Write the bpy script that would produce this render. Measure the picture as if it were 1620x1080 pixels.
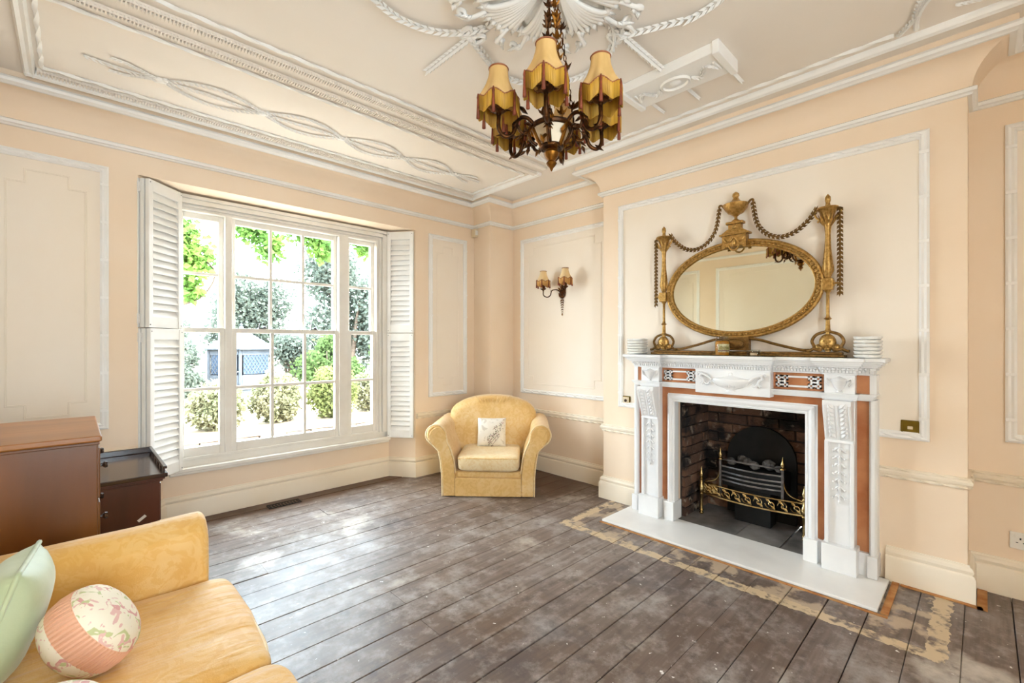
import bpy, bmesh, math, random
from mathutils import Vector, Matrix, noise
for o in list(bpy.data.objects): bpy.data.objects.remove(o)
S = bpy.context.scene
COL = S.collection
random.seed(7)
PI = math.pi
R = math.radians
# ------------------------------------------------------------------ camera
cam = bpy.data.objects.new('camera', bpy.data.cameras.new('camera')); COL.objects.link(cam)
cam.data.lens = 16; cam.data.sensor_width = 36; cam.data.shift_y = 4/1620
cam.location = (0, 0, 1.3); cam.rotation_euler = (R(90), 0, R(-44)); cam.data.clip_start = 0.02
S.camera = cam
# ------------------------------------------------------------------ sky, sun, exposure
W = bpy.data.worlds.new('sky'); S.world = W; W.use_nodes = True
bg = W.node_tree.nodes['Background']
bg.inputs[0].default_value = (0.75, 0.88, 1.0, 1); bg.inputs[1].default_value = 25.0
sun = bpy.data.objects.new('sun', bpy.data.lights.new('sun', 'SUN')); COL.objects.link(sun)
sun.data.energy = 20; sun.data.angle = R(3); sun.data.color = (1, .95, .86)
sun.rotation_euler = (R(30), R(38), 0)
def portal(loc, rot, sx, sy):
    l = bpy.data.lights.new('window_portal', 'AREA'); l.shape = 'RECTANGLE'; l.size = sx; l.size_y = sy
    l.cycles.is_portal = True
    o = bpy.data.objects.new('window_portal', l); COL.objects.link(o); o.location = loc; o.rotation_euler = rot
portal((1.36, 4.24, 1.39), (R(-90), 0, 0), 1.85, 2.1)
portal((.15, -1.60, 1.45), (R(90), 0, 0), .95, 1.8)  # portal of the unseen window added for fill light
S.view_settings.view_transform = 'Standard'; S.view_settings.look = 'None'
S.view_settings.exposure = 0.28; S.view_settings.gamma = 1; S.view_settings.use_curve_mapping = False

# ------------------------------------------------------------------ mesh helpers
class MB:
    def __init__(s): s.v = []; s.f = []
    def add(s, vs, fs):
        n = len(s.v); s.v += [tuple(p) for p in vs]; s.f += [tuple(i+n for i in q) for q in fs]; return s
    def box(s, x0, y0, z0, x1, y1, z1):
        return s.add([(x0,y0,z0),(x1,y0,z0),(x1,y1,z0),(x0,y1,z0),(x0,y0,z1),(x1,y0,z1),(x1,y1,z1),(x0,y1,z1)],
                     [(0,3,2,1),(4,5,6,7),(0,1,5,4),(1,2,6,5),(2,3,7,6),(3,0,4,7)])
    def prism(s, poly, axis, a0, a1):
        mk = {'x': lambda p, a: (a, p[0], p[1]), 'y': lambda p, a: (p[0], a, p[1]), 'z': lambda p, a: (p[0], p[1], a)}[axis]
        n = len(poly)
        return s.add([mk(p, a0) for p in poly]+[mk(p, a1) for p in poly],
                     [tuple(range(n))[::-1], tuple(range(n, 2*n))]+[(i, (i+1)%n, n+(i+1)%n, n+i) for i in range(n)])
    def lathe(s, prof, c=(0,0,0), seg=14, M=None):
        vs = []; fs = []; n = len(prof)
        for r, z in prof:
            for k in range(seg):
                a = 2*PI*k/seg; vs.append((r*math.cos(a), r*math.sin(a), z))
        for i in range(n-1):
            for k in range(seg):
                k2 = (k+1)%seg; fs.append((i*seg+k, i*seg+k2, (i+1)*seg+k2, (i+1)*seg+k))
        fs.append(tuple(range(seg))[::-1]); fs.append(tuple((n-1)*seg+k for k in range(seg)))
        c = Vector(c)
        return s.add([(M@Vector(p) if M else Vector(p))+c for p in vs], fs)
    def ell(s, c, r, nu=8, nv=5, M=None):
        vs = [Vector((0,0,-r[2]))]; fs = []
        for j in range(1, nv):
            b = -PI/2+PI*j/nv
            for k in range(nu):
                a = 2*PI*k/nu; vs.append(Vector((r[0]*math.cos(b)*math.cos(a), r[1]*math.cos(b)*math.sin(a), r[2]*math.sin(b))))
        vs.append(Vector((0,0,r[2])))
        for k in range(nu):
            fs.append((0, 1+(k+1)%nu, 1+k))
            for j in range(nv-2):
                fs.append((1+j*nu+k, 1+j*nu+(k+1)%nu, 1+(j+1)*nu+(k+1)%nu, 1+(j+1)*nu+k))
            fs.append((1+(nv-2)*nu+k, 1+(nv-2)*nu+(k+1)%nu, len(vs)-1))
        c = Vector(c)
        return s.add([(M@p if M else p)+c for p in vs], fs)
    def tube(s, pts, r, seg=8, closed=False):
        pts = [Vector(p) for p in pts]; n = len(pts); vs = []; fs = []
        rs = r if isinstance(r, (list, tuple)) else [r]*n
        up = None
        for i, p in enumerate(pts):
            if closed: d = pts[(i+1)%n]-pts[i-1]
            else: d = pts[min(i+1, n-1)]-pts[max(i-1, 0)]
            d.normalize()
            if up is None:
                up = Vector((0,0,1)) if abs(d.z) < .9 else Vector((1,0,0))
            side = d.cross(up)
            if side.length < 1e-4: side = d.orthogonal()
            side.normalize(); up = side.cross(d).normalized()
            for k in range(seg):
                a = 2*PI*k/seg; vs.append(p+side*math.cos(a)*rs[i]+up*math.sin(a)*rs[i])
        for i in range(n if closed else n-1):
            j = (i+1)%n
            for k in range(seg):
                k2 = (k+1)%seg; fs.append((i*seg+k, i*seg+k2, j*seg+k2, j*seg+k))
        if not closed:
            fs.append(tuple(range(seg))[::-1]); fs.append(tuple((n-1)*seg+k for k in range(seg)))
        return s.add(vs, fs)
    def rope(s, p0, p1, r, pitch, lobes=3, step=5):
        p0 = Vector(p0); p1 = Vector(p1); d = p1-p0; L = d.length; d.normalize()
        u = d.orthogonal().normalized(); w = d.cross(u)
        n = max(2, int(L/pitch*step)); seg = lobes*3; vs = []; fs = []
        for i in range(n+1):
            t = i/n*L
            for k in range(seg):
                a = 2*PI*k/seg; rr = r*(.78+.22*math.cos(lobes*a)); b = a+2*PI*t/pitch/lobes
                vs.append(p0+d*t+u*math.cos(b)*rr+w*math.sin(b)*rr)
        for i in range(n):
            for k in range(seg):
                k2 = (k+1)%seg; fs.append((i*seg+k, i*seg+k2, (i+1)*seg+k2, (i+1)*seg+k))
        fs.append(tuple(range(seg))); fs.append(tuple(n*seg+k for k in range(seg)))
        return s.add(vs, fs)
    def sweep(s, path, prof, closed=False):
        """profile (inset, z) swept along a plan path whose room side is on the right"""
        n = len(path); m = len(prof); vs = []; fs = []
        ns = []
        for i in range(n if closed else n-1):
            a = Vector(path[i]); b = Vector(path[(i+1)%n]); d = (b-a).normalized(); ns.append(Vector((d.y, -d.x)))
        for i in range(n):
            if closed: n1, n2 = ns[i-1], ns[i]
            else: n1, n2 = ns[max(i-1, 0)], ns[min(i, n-2)]
            mt = (n1+n2)/(1+n1.dot(n2))
            for dd, z in prof: vs.append((path[i][0]+mt.x*dd, path[i][1]+mt.y*dd, z))
        for i in range(n if closed else n-1):
            j = (i+1)%n
            for k in range(m): fs.append((i*m+k, i*m+(k+1)%m, j*m+(k+1)%m, j*m+k))
        if not closed:
            fs.append(tuple(range(m))); fs.append(tuple((n-1)*m+k for k in range(m)))
        return s.add(vs, fs)
    def sup(s, c, r, e1=.35, e2=.3, nu=32, nv=16, M=None, wr=0, ws=6):
        """rounded soft block (superellipsoid), wr = wrinkle depth"""
        def pw(t, e): return math.copysign(abs(t)**e, t)
        vs = []; fs = []
        for j in range(nv+1):
            b = -PI/2+PI*j/nv; b = max(-PI/2+.02, min(PI/2-.02, b))
            for k in range(nu):
                a = 2*PI*k/nu
                p = Vector((r[0]*pw(math.cos(b), e1)*pw(math.cos(a), e2), r[1]*pw(math.cos(b), e1)*pw(math.sin(a), e2), r[2]*pw(math.sin(b), e1)))
                if wr: p *= 1+wr*noise.noise(Vector((p.x*ws, p.y*ws*2.2, p.z*ws))+Vector(c))
                vs.append(p)
        for j in range(nv):
            for k in range(nu): fs.append((j*nu+k, j*nu+(k+1)%nu, (j+1)*nu+(k+1)%nu, (j+1)*nu+k))
        fs.append(tuple(range(nu))[::-1]); fs.append(tuple(nv*nu+k for k in range(nu)))
        c = Vector(c)
        return s.add([(M@p if M else p)+c for p in vs], fs)
    def leaf(s, p, d, nrm, L, w, t=.3):
        """a solid pointed leaf lying along d, raised towards nrm"""
        p = Vector(p); d = Vector(d).normalized(); nrm = Vector(nrm).normalized(); sd = d.cross(nrm).normalized()
        h = w*t
        vs = [p, p+d*L*.35+sd*w*.5, p+d*L, p+d*L*.35-sd*w*.5, p+d*L*.38+nrm*h, p+d*L*.38-nrm*h*.3]
        return s.add(vs, [(0,1,4),(1,2,4),(2,3,4),(3,0,4),(1,0,5),(2,1,5),(3,2,5),(0,3,5)])
    def garland(s, pts, nrm, sz, gap=.8, open_=.5, core=.18):
        """husk garland: pairs of leaves stepping along a line"""
        pts = [Vector(p) for p in pts]; nrm = Vector(nrm).normalized()
        if core: s.tube(pts, sz*core, 5)
        acc = 0
        for a, b in zip(pts, pts[1:]):
            d = b-a; L = d.length
            if L < 1e-6: continue
            d /= L; sd = d.cross(nrm).normalized(); t = acc
            while t < L:
                q = a+d*t
                for sg in (-1, 0, 1):
                    s.leaf(q+sd*sg*sz*.12+nrm*sz*.1*(sg == 0), d*1+sd*sg*open_+nrm*(.35 if sg == 0 else .1), nrm, sz*(1.25 if sg == 0 else 1), sz*.5, .5)
                t += sz*gap
            acc = t-L
        return s
    def xf(s, M, i=0):
        s.v[i:] = [tuple(M@Vector(p)) for p in s.v[i:]]; return s
    def mesh(s, name, recalc=True):
        me = bpy.data.meshes.new(name); me.from_pydata(s.v, [], s.f)
        if recalc:
            bm = bmesh.new(); bm.from_mesh(me); bmesh.ops.recalc_face_normals(bm, faces=bm.faces); bm.to_mesh(me); bm.free()
        return me
ROOTM = {}
def root(name, loc, rz=0):
    o = bpy.data.objects.new(name, None); COL.objects.link(o); o.location = loc; o.rotation_euler = (0, 0, rz); o.empty_display_size = .05
    ROOTM[o.name] = Matrix.Translation(Vector(loc)) @ Matrix.Rotation(rz, 4, 'Z'); return o
def put(name, mb, mat, parent=None, smooth=0, bevel=0, seg=2, sub=0, local=False, recalc=True):
    """link a builder (or ready mesh) as one object; world coordinates unless local"""
    me = mb.mesh(name, recalc) if isinstance(mb, MB) else mb
    if isinstance(mb, MB):
        me.materials.append(mat)
        if smooth:
            me.polygons.foreach_set('use_smooth', [True]*len(me.polygons)); me.set_sharp_from_angle(angle=R(smooth))
    o = bpy.data.objects.new(name, me); COL.objects.link(o)
    if bevel:
        m = o.modifiers.new('bevel', 'BEVEL'); m.width = bevel; m.segments = seg; m.limit_method = 'ANGLE'; m.angle_limit = R(35)
    if sub:
        m = o.modifiers.new('subdivision', 'SUBSURF'); m.levels = sub; m.render_levels = sub
    if parent is not None:
        o.parent = parent
        if not local and parent.name in ROOTM: o.matrix_parent_inverse = ROOTM[parent.name].inverted()
    return o
def inst(src, parent, loc=(0,0,0), rot=(0,0,0), scale=(1,1,1)):
    o = src.copy(); COL.objects.link(o); o.parent = parent; o.matrix_parent_inverse = Matrix()
    o.location = loc; o.rotation_euler = rot; o.scale = scale; return o
def tag(o, label, cat, group=None, kind=None):
    o['label'] = label; o['category'] = cat
    if group: o['group'] = group
    if kind: o['kind'] = kind
    return o
def stuff(o): o['kind'] = 'stuff'; return o
def arc(c, r, a0, a1, n=12, f=None):
    return [(c[0]+r*math.cos(R(a0+(a1-a0)*i/n)), c[1]+r*math.sin(R(a0+(a1-a0)*i/n))) for i in range(n+1)]
def bez(pts, n=24):
    """smooth Catmull-Rom curve through points"""
    P = [Vector(p) for p in pts]; P = [P[0]*2-P[1]]+P+[P[-1]*2-P[-2]]; out = []
    m = len(P)-3
    for i in range(m):
        a, b, c, d = P[i:i+4]; k = max(2, n//m)
        for j in range(k):
            t = j/k
            out.append(.5*((2*b)+(c-a)*t+(2*a-5*b+4*c-d)*t*t+(3*b-a-3*c+d)*t**3))
    out.append(P[-2]); return out

# ------------------------------------------------------------------ materials
def lin(h):
    h = h.lstrip('#'); c = [int(h[i:i+2], 16)/255 for i in (0, 2, 4)]
    return tuple(x/12.92 if x <= .04045 else ((x+.055)/1.055)**2.4 for x in c)+(1,)
class NT:
    def __init__(s, name):
        s.m = bpy.data.materials.new(name); s.m.use_nodes = True; s.t = s.m.node_tree; s.n = s.t.nodes
        s.b = s.n['Principled BSDF']; s.out = s.n['Material Output']
    def node(s, typ, **kw):
        x = s.n.new(typ)
        for k, v in kw.items(): setattr(x, k, v)
        return x
    def L(s, a, b): s.t.links.new(a, b)
    def pos(s, kind='world'):
        if kind == 'world': return s.node('ShaderNodeNewGeometry').outputs['Position']
        return s.node('ShaderNodeTexCoord').outputs['Object']
    def noise(s, vec, scale, detail=4, rough=.55, stretch=None, dist=0):
        if stretch:
            mp = s.node('ShaderNodeMapping'); mp.inputs['Scale'].default_value = stretch; s.L(vec, mp.inputs['Vector']); vec = mp.outputs[0]
        x = s.node('ShaderNodeTexNoise'); s.L(vec, x.inputs['Vector'])
        x.inputs['Scale'].default_value = scale; x.inputs['Detail'].default_value = detail; x.inputs['Roughness'].default_value = rough
        x.inputs['Distortion'].default_value = dist
        return x.outputs['Fac']
    def ramp(s, fac, a, b):
        x = s.node('ShaderNodeMapRange'); s.L(fac, x.inputs['Value']); x.inputs['From Min'].default_value = a; x.inputs['From Max'].default_value = b; x.clamp = True
        return x.outputs['Result']
    def mix(s, fac, a, b):
        x = s.node('ShaderNodeMix', data_type='RGBA')
        if hasattr(fac, 'links') or hasattr(fac, 'node'): s.L(fac, x.inputs['Factor'])
        else: x.inputs['Factor'].default_value = fac
        for v, k in ((a, 6), (b, 7)):
            if isinstance(v, tuple): x.inputs[k].default_value = v
            else: s.L(v, x.inputs[k])
        return x.outputs[2]
    def math(s, op, a, b=None):
        x = s.node('ShaderNodeMath', operation=op)
        for i, v in enumerate((a, b)):
            if v is None: continue
            if isinstance(v, (int, float)): x.inputs[i].default_value = v
            else: s.L(v, x.inputs[i])
        return x.outputs[0]
    def bump(s, h, strength, dist=.01):
        x = s.node('ShaderNodeBump'); x.inputs['Strength'].default_value = strength; x.inputs['Distance'].default_value = dist
        s.L(h, x.inputs['Height']); s.L(x.outputs[0], s.b.inputs['Normal'])
def mat(name, c1, c2=None, scale=6, lo=.35, hi=.65, rough=.6, metal=0, bump=0, bscale=60, bdist=.004, stretch=None, space='world', spec=.5, sheen=0, detail=4):
    t = NT(name); p = t.pos(space)
    t.b.inputs['Roughness'].default_value = rough; t.b.inputs['Metallic'].default_value = metal; t.b.inputs['Specular IOR Level'].default_value = spec
    if sheen: t.b.inputs['Sheen Weight'].default_value = sheen
    if c2: t.L(t.mix(t.ramp(t.noise(p, scale, detail, stretch=stretch), lo, hi), lin(c1), lin(c2)), t.b.inputs['Base Color'])
    else: t.b.inputs['Base Color'].default_value = lin(c1)
    if bump: t.bump(t.noise(p, bscale, 3), bump, bdist)
    return t.m
PEACH = mat('peach_wall_paint', '#f7e1c8', '#f4dbbe', 1.5, rough=.75, bump=.08, bscale=30)
CREAM = mat('cream_panel_paint', '#f8ecdd', '#f6e7d4', 1.2, rough=.75, bump=.05, bscale=30)
CEIL = mat('ceiling_paint', '#f4eadf', '#f0e4d6', .8, rough=.8)
WHITE = mat('white_trim_paint', '#f9f6f2', '#f4efe8', 3, rough=.5)
SASH = mat('white_sash_paint', '#f1ebe2', '#e9e1d4', 4, rough=.42)
SHUT = mat('white_shutter_paint', '#f3f0ec', '#ece7e0', 4, rough=.5)
SKIRT = mat('cream_skirting_paint', '#f5e8d4', '#f0dfc6', 2, rough=.45)
MARB = mat('white_marble', '#f4f2f0', '#e6e4e4', 3, .4, .8, rough=.3, detail=8)
HEAR = mat('hearth_marble', '#f1eeea', '#dedad6', 2.4, .45, .8, rough=.28, detail=8)
SIENA = mat('siena_marble', '#c98a5e', '#a9623a', 7, .3, .7, rough=.28, detail=9)
OCHRE = mat('ochre_marble', '#a8702e', '#8a531c', 6, .3, .7, rough=.3, detail=9)
SOOT = mat('sooty_mortar', '#2c2320', '#4a3c33', 9, rough=.95, bump=.5, bscale=40)
IRON = mat('black_iron', '#121212', '#1d1b1a', 12, rough=.6, metal=.3)
BRASS = mat('polished_brass', '#d2bb86', '#a88a54', 20, rough=.22, metal=1)
STEEL = mat('grey_steel', '#8f9093', '#6f7073', 25, rough=.3, metal=1)
GILT = mat('antique_gilt', '#c49c5a', '#966f34', 70, .36, .66, rough=.36, metal=.75, bump=.5, bscale=120)
GILTD = mat('dark_gilt', '#96703a', '#6a4a20', 60, .3, .65, rough=.5, metal=.6, bump=.4, bscale=120)
BRONZE = mat('dark_bronze', '#3a2414', '#6b4018', 36, .4, .7, rough=.38, metal=.85, bump=.3, bscale=110)
BRONZEG = mat('gold_bronze', '#8a5a1c', '#5a3410', 36, .4, .7, rough=.36, metal=.85, bump=.3, bscale=110)
MAHOG = mat('mahogany', '#7e4814', '#5e340c', 5, .3, .7, rough=.32, stretch=(1, 1, .18), bump=.05, bscale=80)
MAHTOP = mat('chest_top_wood', '#ab7036', '#845020', 5, .3, .7, rough=.3, stretch=(.25, 1.6, 1))
MAHRED = mat('red_mahogany', '#5e2a14', '#45200f', 6, .3, .7, rough=.35, stretch=(1, 1, .25))
DARKW = mat('dark_wood', '#2a1913', '#3c261b', 7, rough=.17, stretch=(.2, 1.5, 1))
PLAST = mat('white_plastic', '#efeae2', rough=.35)
IVORY = mat('ivory_plastic', '#e3cfae', rough=.4)
DARK = mat('dark_hole', '#0c0a09', rough=.7)
OLDBR = mat('aged_brass_plate', '#7c6418', '#6a5414', 20, rough=.4, metal=.7)
WAX = mat('amber_wax', '#d8920e', '#c27e0a', 14, rough=.5)
CREAMGL = mat('cream_glass_panel', '#e6d3b4', '#dcc6a2', 14, rough=.35)
GREENF = mat('green_silk', '#b9c39c', '#a9b488', 7, rough=.5, sheen=.4, bump=.1, bscale=200)
def fabric(name, a, b, c, wr=None):
    t = NT(name); p = t.pos('object')
    n1 = t.ramp(t.noise(p, 16, 2, dist=2.5), .47, .55); n2 = t.ramp(t.noise(p, 3, 4), .4, .68)
    col = t.mix(n2, t.mix(t.math('MULTIPLY', n1, .75), lin(a), lin(b)), t.mix(t.math('MULTIPLY', n1, .6), lin(c), lin(a)))
    t.L(col, t.b.inputs['Base Color']); t.b.inputs['Roughness'].default_value = .62; t.b.inputs['Sheen Weight'].default_value = .3
    if wr:
        h = t.math('ADD', t.math('MULTIPLY', t.noise(p, 260, 2), .04), t.math('MULTIPLY', t.noise(p, 2.2, 3, .5, stretch=wr), 1.0)); t.bump(h, .55, .035)
    else: t.bump(t.noise(p, 260, 2), .15, .002)
    return t.m
YELCH = fabric('yellow_armchair_damask', '#e6bb74', '#dcae62', '#efd09a')
YELSO = fabric('yellow_sofa_damask', '#e5b15c', '#e0a74c', '#edc684', (1.2, 7, 3))
YELPALE = fabric('faded_yellow_damask', '#efd3a0', '#e6c184', '#f3e0bb')
def floral(name, base, spots, scale, band=None, lo=.60, axis=None):
    t = NT(name); p = t.pos('object'); col = lin(base)
    for i, s in enumerate(spots):
        off = t.node('ShaderNodeVectorMath', operation='ADD'); t.L(p, off.inputs[0]); off.inputs[1].default_value = (i*3.7+1, i*2.1, i*5.3)
        col = t.mix(t.ramp(t.noise(off.outputs[0], scale*(1+.25*i), 1.5, dist=1.2), lo, lo+.03), col, lin(s))
    if band:
        sx = t.node('ShaderNodeSeparateXYZ'); t.L(p, sx.inputs[0]); ax = t.math('ABSOLUTE', sx.outputs['Z'])
        m = t.math('LESS_THAN', ax, band[1]); col = t.mix(m, col, lin(band[0]))
    t.L(col, t.b.inputs['Base Color']); t.b.inputs['Roughness'].default_value = .7
    t.bump(t.noise(p, 200, 2), .12, .002); return t.m
FLOR = floral('rose_chintz', '#f0e6d0', ['#d9a09a', '#c3c690', '#e2b8ae'], 24, ('#e9b596', .03))
FLORC = floral('embroidered_cream', '#f1e8da', ['#d9cdbd'], 18)
SHADE = mat('cream_silk_shade', '#dcb678', '#cfa766', 30, rough=.6, space='object', stretch=(1, 1, .15))
SHADEL = mat('pale_silk_shade', '#ecd0a0', '#e2c08a', 30, rough=.6, space='object', stretch=(1, 1, .15))
FRINGEL = mat('amber_fringe', '#d9a45c', '#c48a40', 60, rough=.6, space='object', stretch=(1, 1, .05))
FRINGE = mat('gold_fringe', '#c8982e', '#a2741c', 60, rough=.6, space='object', stretch=(1, 1, .05))
TASSEL = mat('rust_tassel', '#8a3c16', '#6b2c0e', 40, rough=.6, space='object')
TRIMB = mat('rust_braid', '#a0603a', '#84482a', 60, rough=.6, space='object')
def glassmat(name, tint, gl=.06, rough=0):
    t = NT(name); t.n.remove(t.b)
    tr = t.node('ShaderNodeBsdfTransparent'); tr.inputs[0].default_value = tint
    g = t.node('ShaderNodeBsdfGlossy'); g.inputs['Roughness'].default_value = rough
    f = t.node('ShaderNodeFresnel'); f.inputs[0].default_value = 1.45
    bf = t.math('SUBTRACT', 1, t.node('ShaderNodeNewGeometry').outputs['Backfacing'])
    mx = t.node('ShaderNodeMixShader'); t.L(t.math('MULTIPLY', f.outputs[0], bf), mx.inputs[0]); t.L(tr.outputs[0], mx.inputs[1]); t.L(g.outputs[0], mx.inputs[2]); t.L(mx.outputs[0], t.out.inputs[0])
    return t.m
GLASS = glassmat('window_glass', (.97, .985, .98, 1))
JARGL = glassmat('jar_glass', (.9, .9, .88, 1))
def mirrormat():
    t = NT('mirror_silvering'); t.b.inputs['Base Color'].default_value = lin('#e9e8d6'); t.b.inputs['Metallic'].default_value = 1; t.b.inputs['Roughness'].default_value = .02; return t.m
MIRR = mirrormat()
def brickmat():
    t = NT('sooty_brick'); p = t.pos(); oi = t.node('ShaderNodeObjectInfo').outputs['Random']
    c = t.mix(oi, lin('#4a352b'), lin('#86614a')); c = t.mix(t.ramp(t.noise(p, 5, 5), .46, .62), c, lin('#1e1815')); c = t.mix(t.ramp(t.noise(p, 11, 5), .58, .72), c, lin('#a89684'))
    t.L(c, t.b.inputs['Base Color']); t.b.inputs['Roughness'].default_value = .95; t.bump(t.noise(p, 60, 5), .6, .01); return t.m
BRICK = brickmat()
SLATE = mat('hearth_slate', '#8b8580', '#5f5a57', 5, rough=.6, bump=.2, bscale=30)
COAL = mat('ceramic_coal', '#4a4745', '#777370', 30, rough=.85, bump=.5, bscale=60)
def floormat():
    t = NT('worn_floorboard'); p = t.pos(); oi = t.node('ShaderNodeObjectInfo').outputs['Random']
    grain = t.noise(p, 4, 6, .6, stretch=(.6, 9, 1)); big = t.noise(p, .9, 4)
    c = t.mix(t.ramp(big, .38, .62), lin('#6e594b'), lin('#8d7f78'))
    c = t.mix(t.math('MULTIPLY', t.ramp(grain, .38, .66), .65), c, lin('#4e3d32'))
    c = t.mix(t.math('MULTIPLY', oi, .40), c, lin('#5e5048'))
    c = t.mix(t.math('MULTIPLY', t.ramp(t.noise(p, 2.3, 9, .7), .52, .66), .6), c, lin('#b3aaa4'))
    off = t.node('ShaderNodeVectorMath', operation='ADD'); t.L(p, off.inputs[0]); off.inputs[1].default_value = (7.3, 2.9, 1)
    c = t.mix(t.math('MULTIPLY', t.ramp(t.noise(off.outputs[0], 1.7, 7, .6), .58, .68), .75), c, lin('#d2c6b8'))
    off2 = t.node('ShaderNodeVectorMath', operation='ADD'); t.L(p, off2.inputs[0]); off2.inputs[1].default_value = (3.3, 8.9, 4)
    c = t.mix(t.math('MULTIPLY', t.ramp(t.noise(off2.outputs[0], 1.5, 6, .6), .56, .72), .7), c, lin('#474248'))
    c = t.mix(t.math('MULTIPLY', t.ramp(t.noise(p, 11, 8, .7), .50, .70), .45), c, lin('#b9b0aa'))
    c = t.mix(t.math('MULTIPLY', t.ramp(t.noise(off.outputs[0], 9, 6, .7), .56, .66), .5), c, lin('#463a36'))
    c = t.mix(t.ramp(t.noise(p, 30, 3), .70, .73), c, lin('#e4dfd9'))
    # bare brown margin along the walls, tan outline left by the old hearth edging
    sx = t.node('ShaderNodeSeparateXYZ'); t.L(p, sx.inputs[0]); x, y = sx.outputs['X'], sx.outputs['Y']
    wob = t.math('MULTIPLY', t.math('SUBTRACT', t.noise(p, 7, 5), .5), .22)
    def edge(v, lim, w): return t.ramp(t.math('ADD', v, wob), lim-w, lim+w)
    brown = t.math('MAXIMUM', edge(y, 3.87, .035), t.math('MINIMUM', edge(x, 2.95, .12), edge(y, 2.5, .1)))
    c = t.mix(t.math('MULTIPLY', brown, .92), c, lin('#553620'))
    q = t.math('MAXIMUM', t.math('SUBTRACT', t.math('ABSOLUTE', t.math('SUBTRACT', y, 1.125)), .985), t.math('SUBTRACT', 2.575, x))
    wob2 = t.math('MULTIPLY', t.math('SUBTRACT', t.noise(p, 25, 4), .5), .05)
    q = t.math('ADD', q, wob2)
    strip = t.math('LESS_THAN', t.math('ABSOLUTE', q), .034)
    inner = t.math('MULTIPLY', t.math('LESS_THAN', q, -.03), t.ramp(t.noise(p, 6, 4), .5, .56))
    c = t.mix(t.math('MULTIPLY', inner, .8), c, lin('#c0a98f'))
    c = t.mix(t.math('MULTIPLY', strip, t.ramp(t.noise(p, 16, 5), .38, .50)), c, lin('#cbb391'))
    t.L(c, t.b.inputs['Base Color'])
    rg = t.ramp(t.noise(p, 3, 5), .3, .7); mr = t.node('ShaderNodeMapRange'); t.L(rg, mr.inputs[0]); mr.inputs['To Min'].default_value = .34; mr.inputs['To Max'].default_value = .52
    t.L(mr.outputs[0], t.b.inputs['Roughness']); t.b.inputs['Specular IOR Level'].default_value = .45
    t.bump(grain, .12, .004); return t.m
FLOOR = floormat()
def leafmat(name, a, b):
    t = NT(name); t.n.remove(t.b); p = t.pos()
    c = t.mix(t.ramp(t.noise(p, 2.5, 3), .35, .65), lin(a), lin(b))
    d = t.node('ShaderNodeBsdfDiffuse'); tr = t.node('ShaderNodeBsdfTranslucent'); t.L(c, d.inputs[0]); t.L(c, tr.inputs[0])
    mx = t.node('ShaderNodeMixShader'); mx.inputs[0].default_value = .4; t.L(d.outputs[0], mx.inputs[1]); t.L(tr.outputs[0], mx.inputs[2]); t.L(mx.outputs[0], t.out.inputs[0])
    return t.m
LEAFY = leafmat('yellow_green_leaf', '#63803a', '#4a6c38')
LEAFG = leafmat('mid_green_leaf', '#56683e', '#455632')
LEAFB = leafmat('blue_green_leaf', '#666c62', '#50584e')
LEAFP = leafmat('pale_flowering_leaf', '#8c866a', '#6a6c50')
BARK = mat('brown_bark', '#5a4a3c', '#3f342a', 12, rough=.9)
GRAVEL = mat('pale_gravel', '#b8ada0', '#a3978a', 20, rough=.95)
STONE = mat('garden_stone', '#8e7c6c', '#746456', 8, rough=.95, bump=.4, bscale=20)
SHED = mat('grey_garden_timber', '#4c5056', '#3e4248', 8, rough=.8)
# ------------------------------------------------------------------ room shell
XW, XE, XB, YS, YN = -.48, 3.49, 3.25, -1.45, 3.87
HC = 2.80
FX = 1.15                                     # fireplace axis
def struct(name, mb, m, label, cat, parent=None, **k):
    o = put(name, mb, m, parent, **k); tag(o, label, cat, kind='structure'); return o
# floor with its boards
b = MB().box(XW-.2, YS-.2, -.12, XE+.3, 4.3, -.03)
floor = struct('floor', b, DARK, 'worn bare timber floor of wide paint-splashed boards', 'floor')
pit = .162
y0 = .063-pit*10
rng = random.Random(3)
joints = {3: [1.55], 7: [.9], 10: [2.1], 13: [1.32], 16: [.55], 18: [2.4], 20: [1.18], 22: [1.2], 24: [2.0], 27: [.8], 29: [1.9], 31: [1.4]}
k = 0
while y0+k*pit < 4.12:
    ya = y0+k*pit; yb = ya+pit
    segs = [XW]+joints.get(k, [])+[XE+.0]
    if ya > 3.72: segs = [.40, 2.32] if ya > 3.87 else [XW, XE]
    for a, c in zip(segs, segs[1:]):
        g = rng.choice((.0012, .002, .0035, .005)); dz = rng.uniform(-.0015, .0015)
        m = MB()
        xa, xb_, q0, q1, zt = a+.001, c-.001, ya+g*.5, yb-g*.5, dz
        e = .0025
        m.add([(xa,q0,-.03),(xb_,q0,-.03),(xb_,q1,-.03),(xa,q1,-.03),(xa,q0,zt-e),(xb_,q0,zt-e),(xb_,q1,zt-e),(xa,q1,zt-e),(xa,q0+e,zt),(xb_,q0+e,zt),(xb_,q1-e,zt),(xa,q1-e,zt)],
              [(0,1,5,4),(2,3,7,6),(1,2,6,10,9,5),(3,0,4,8,11,7),(4,5,9,8),(6,7,11,10),(8,9,10,11)])
        put('plank', m, FLOOR, floor)
    k += 1
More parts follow.
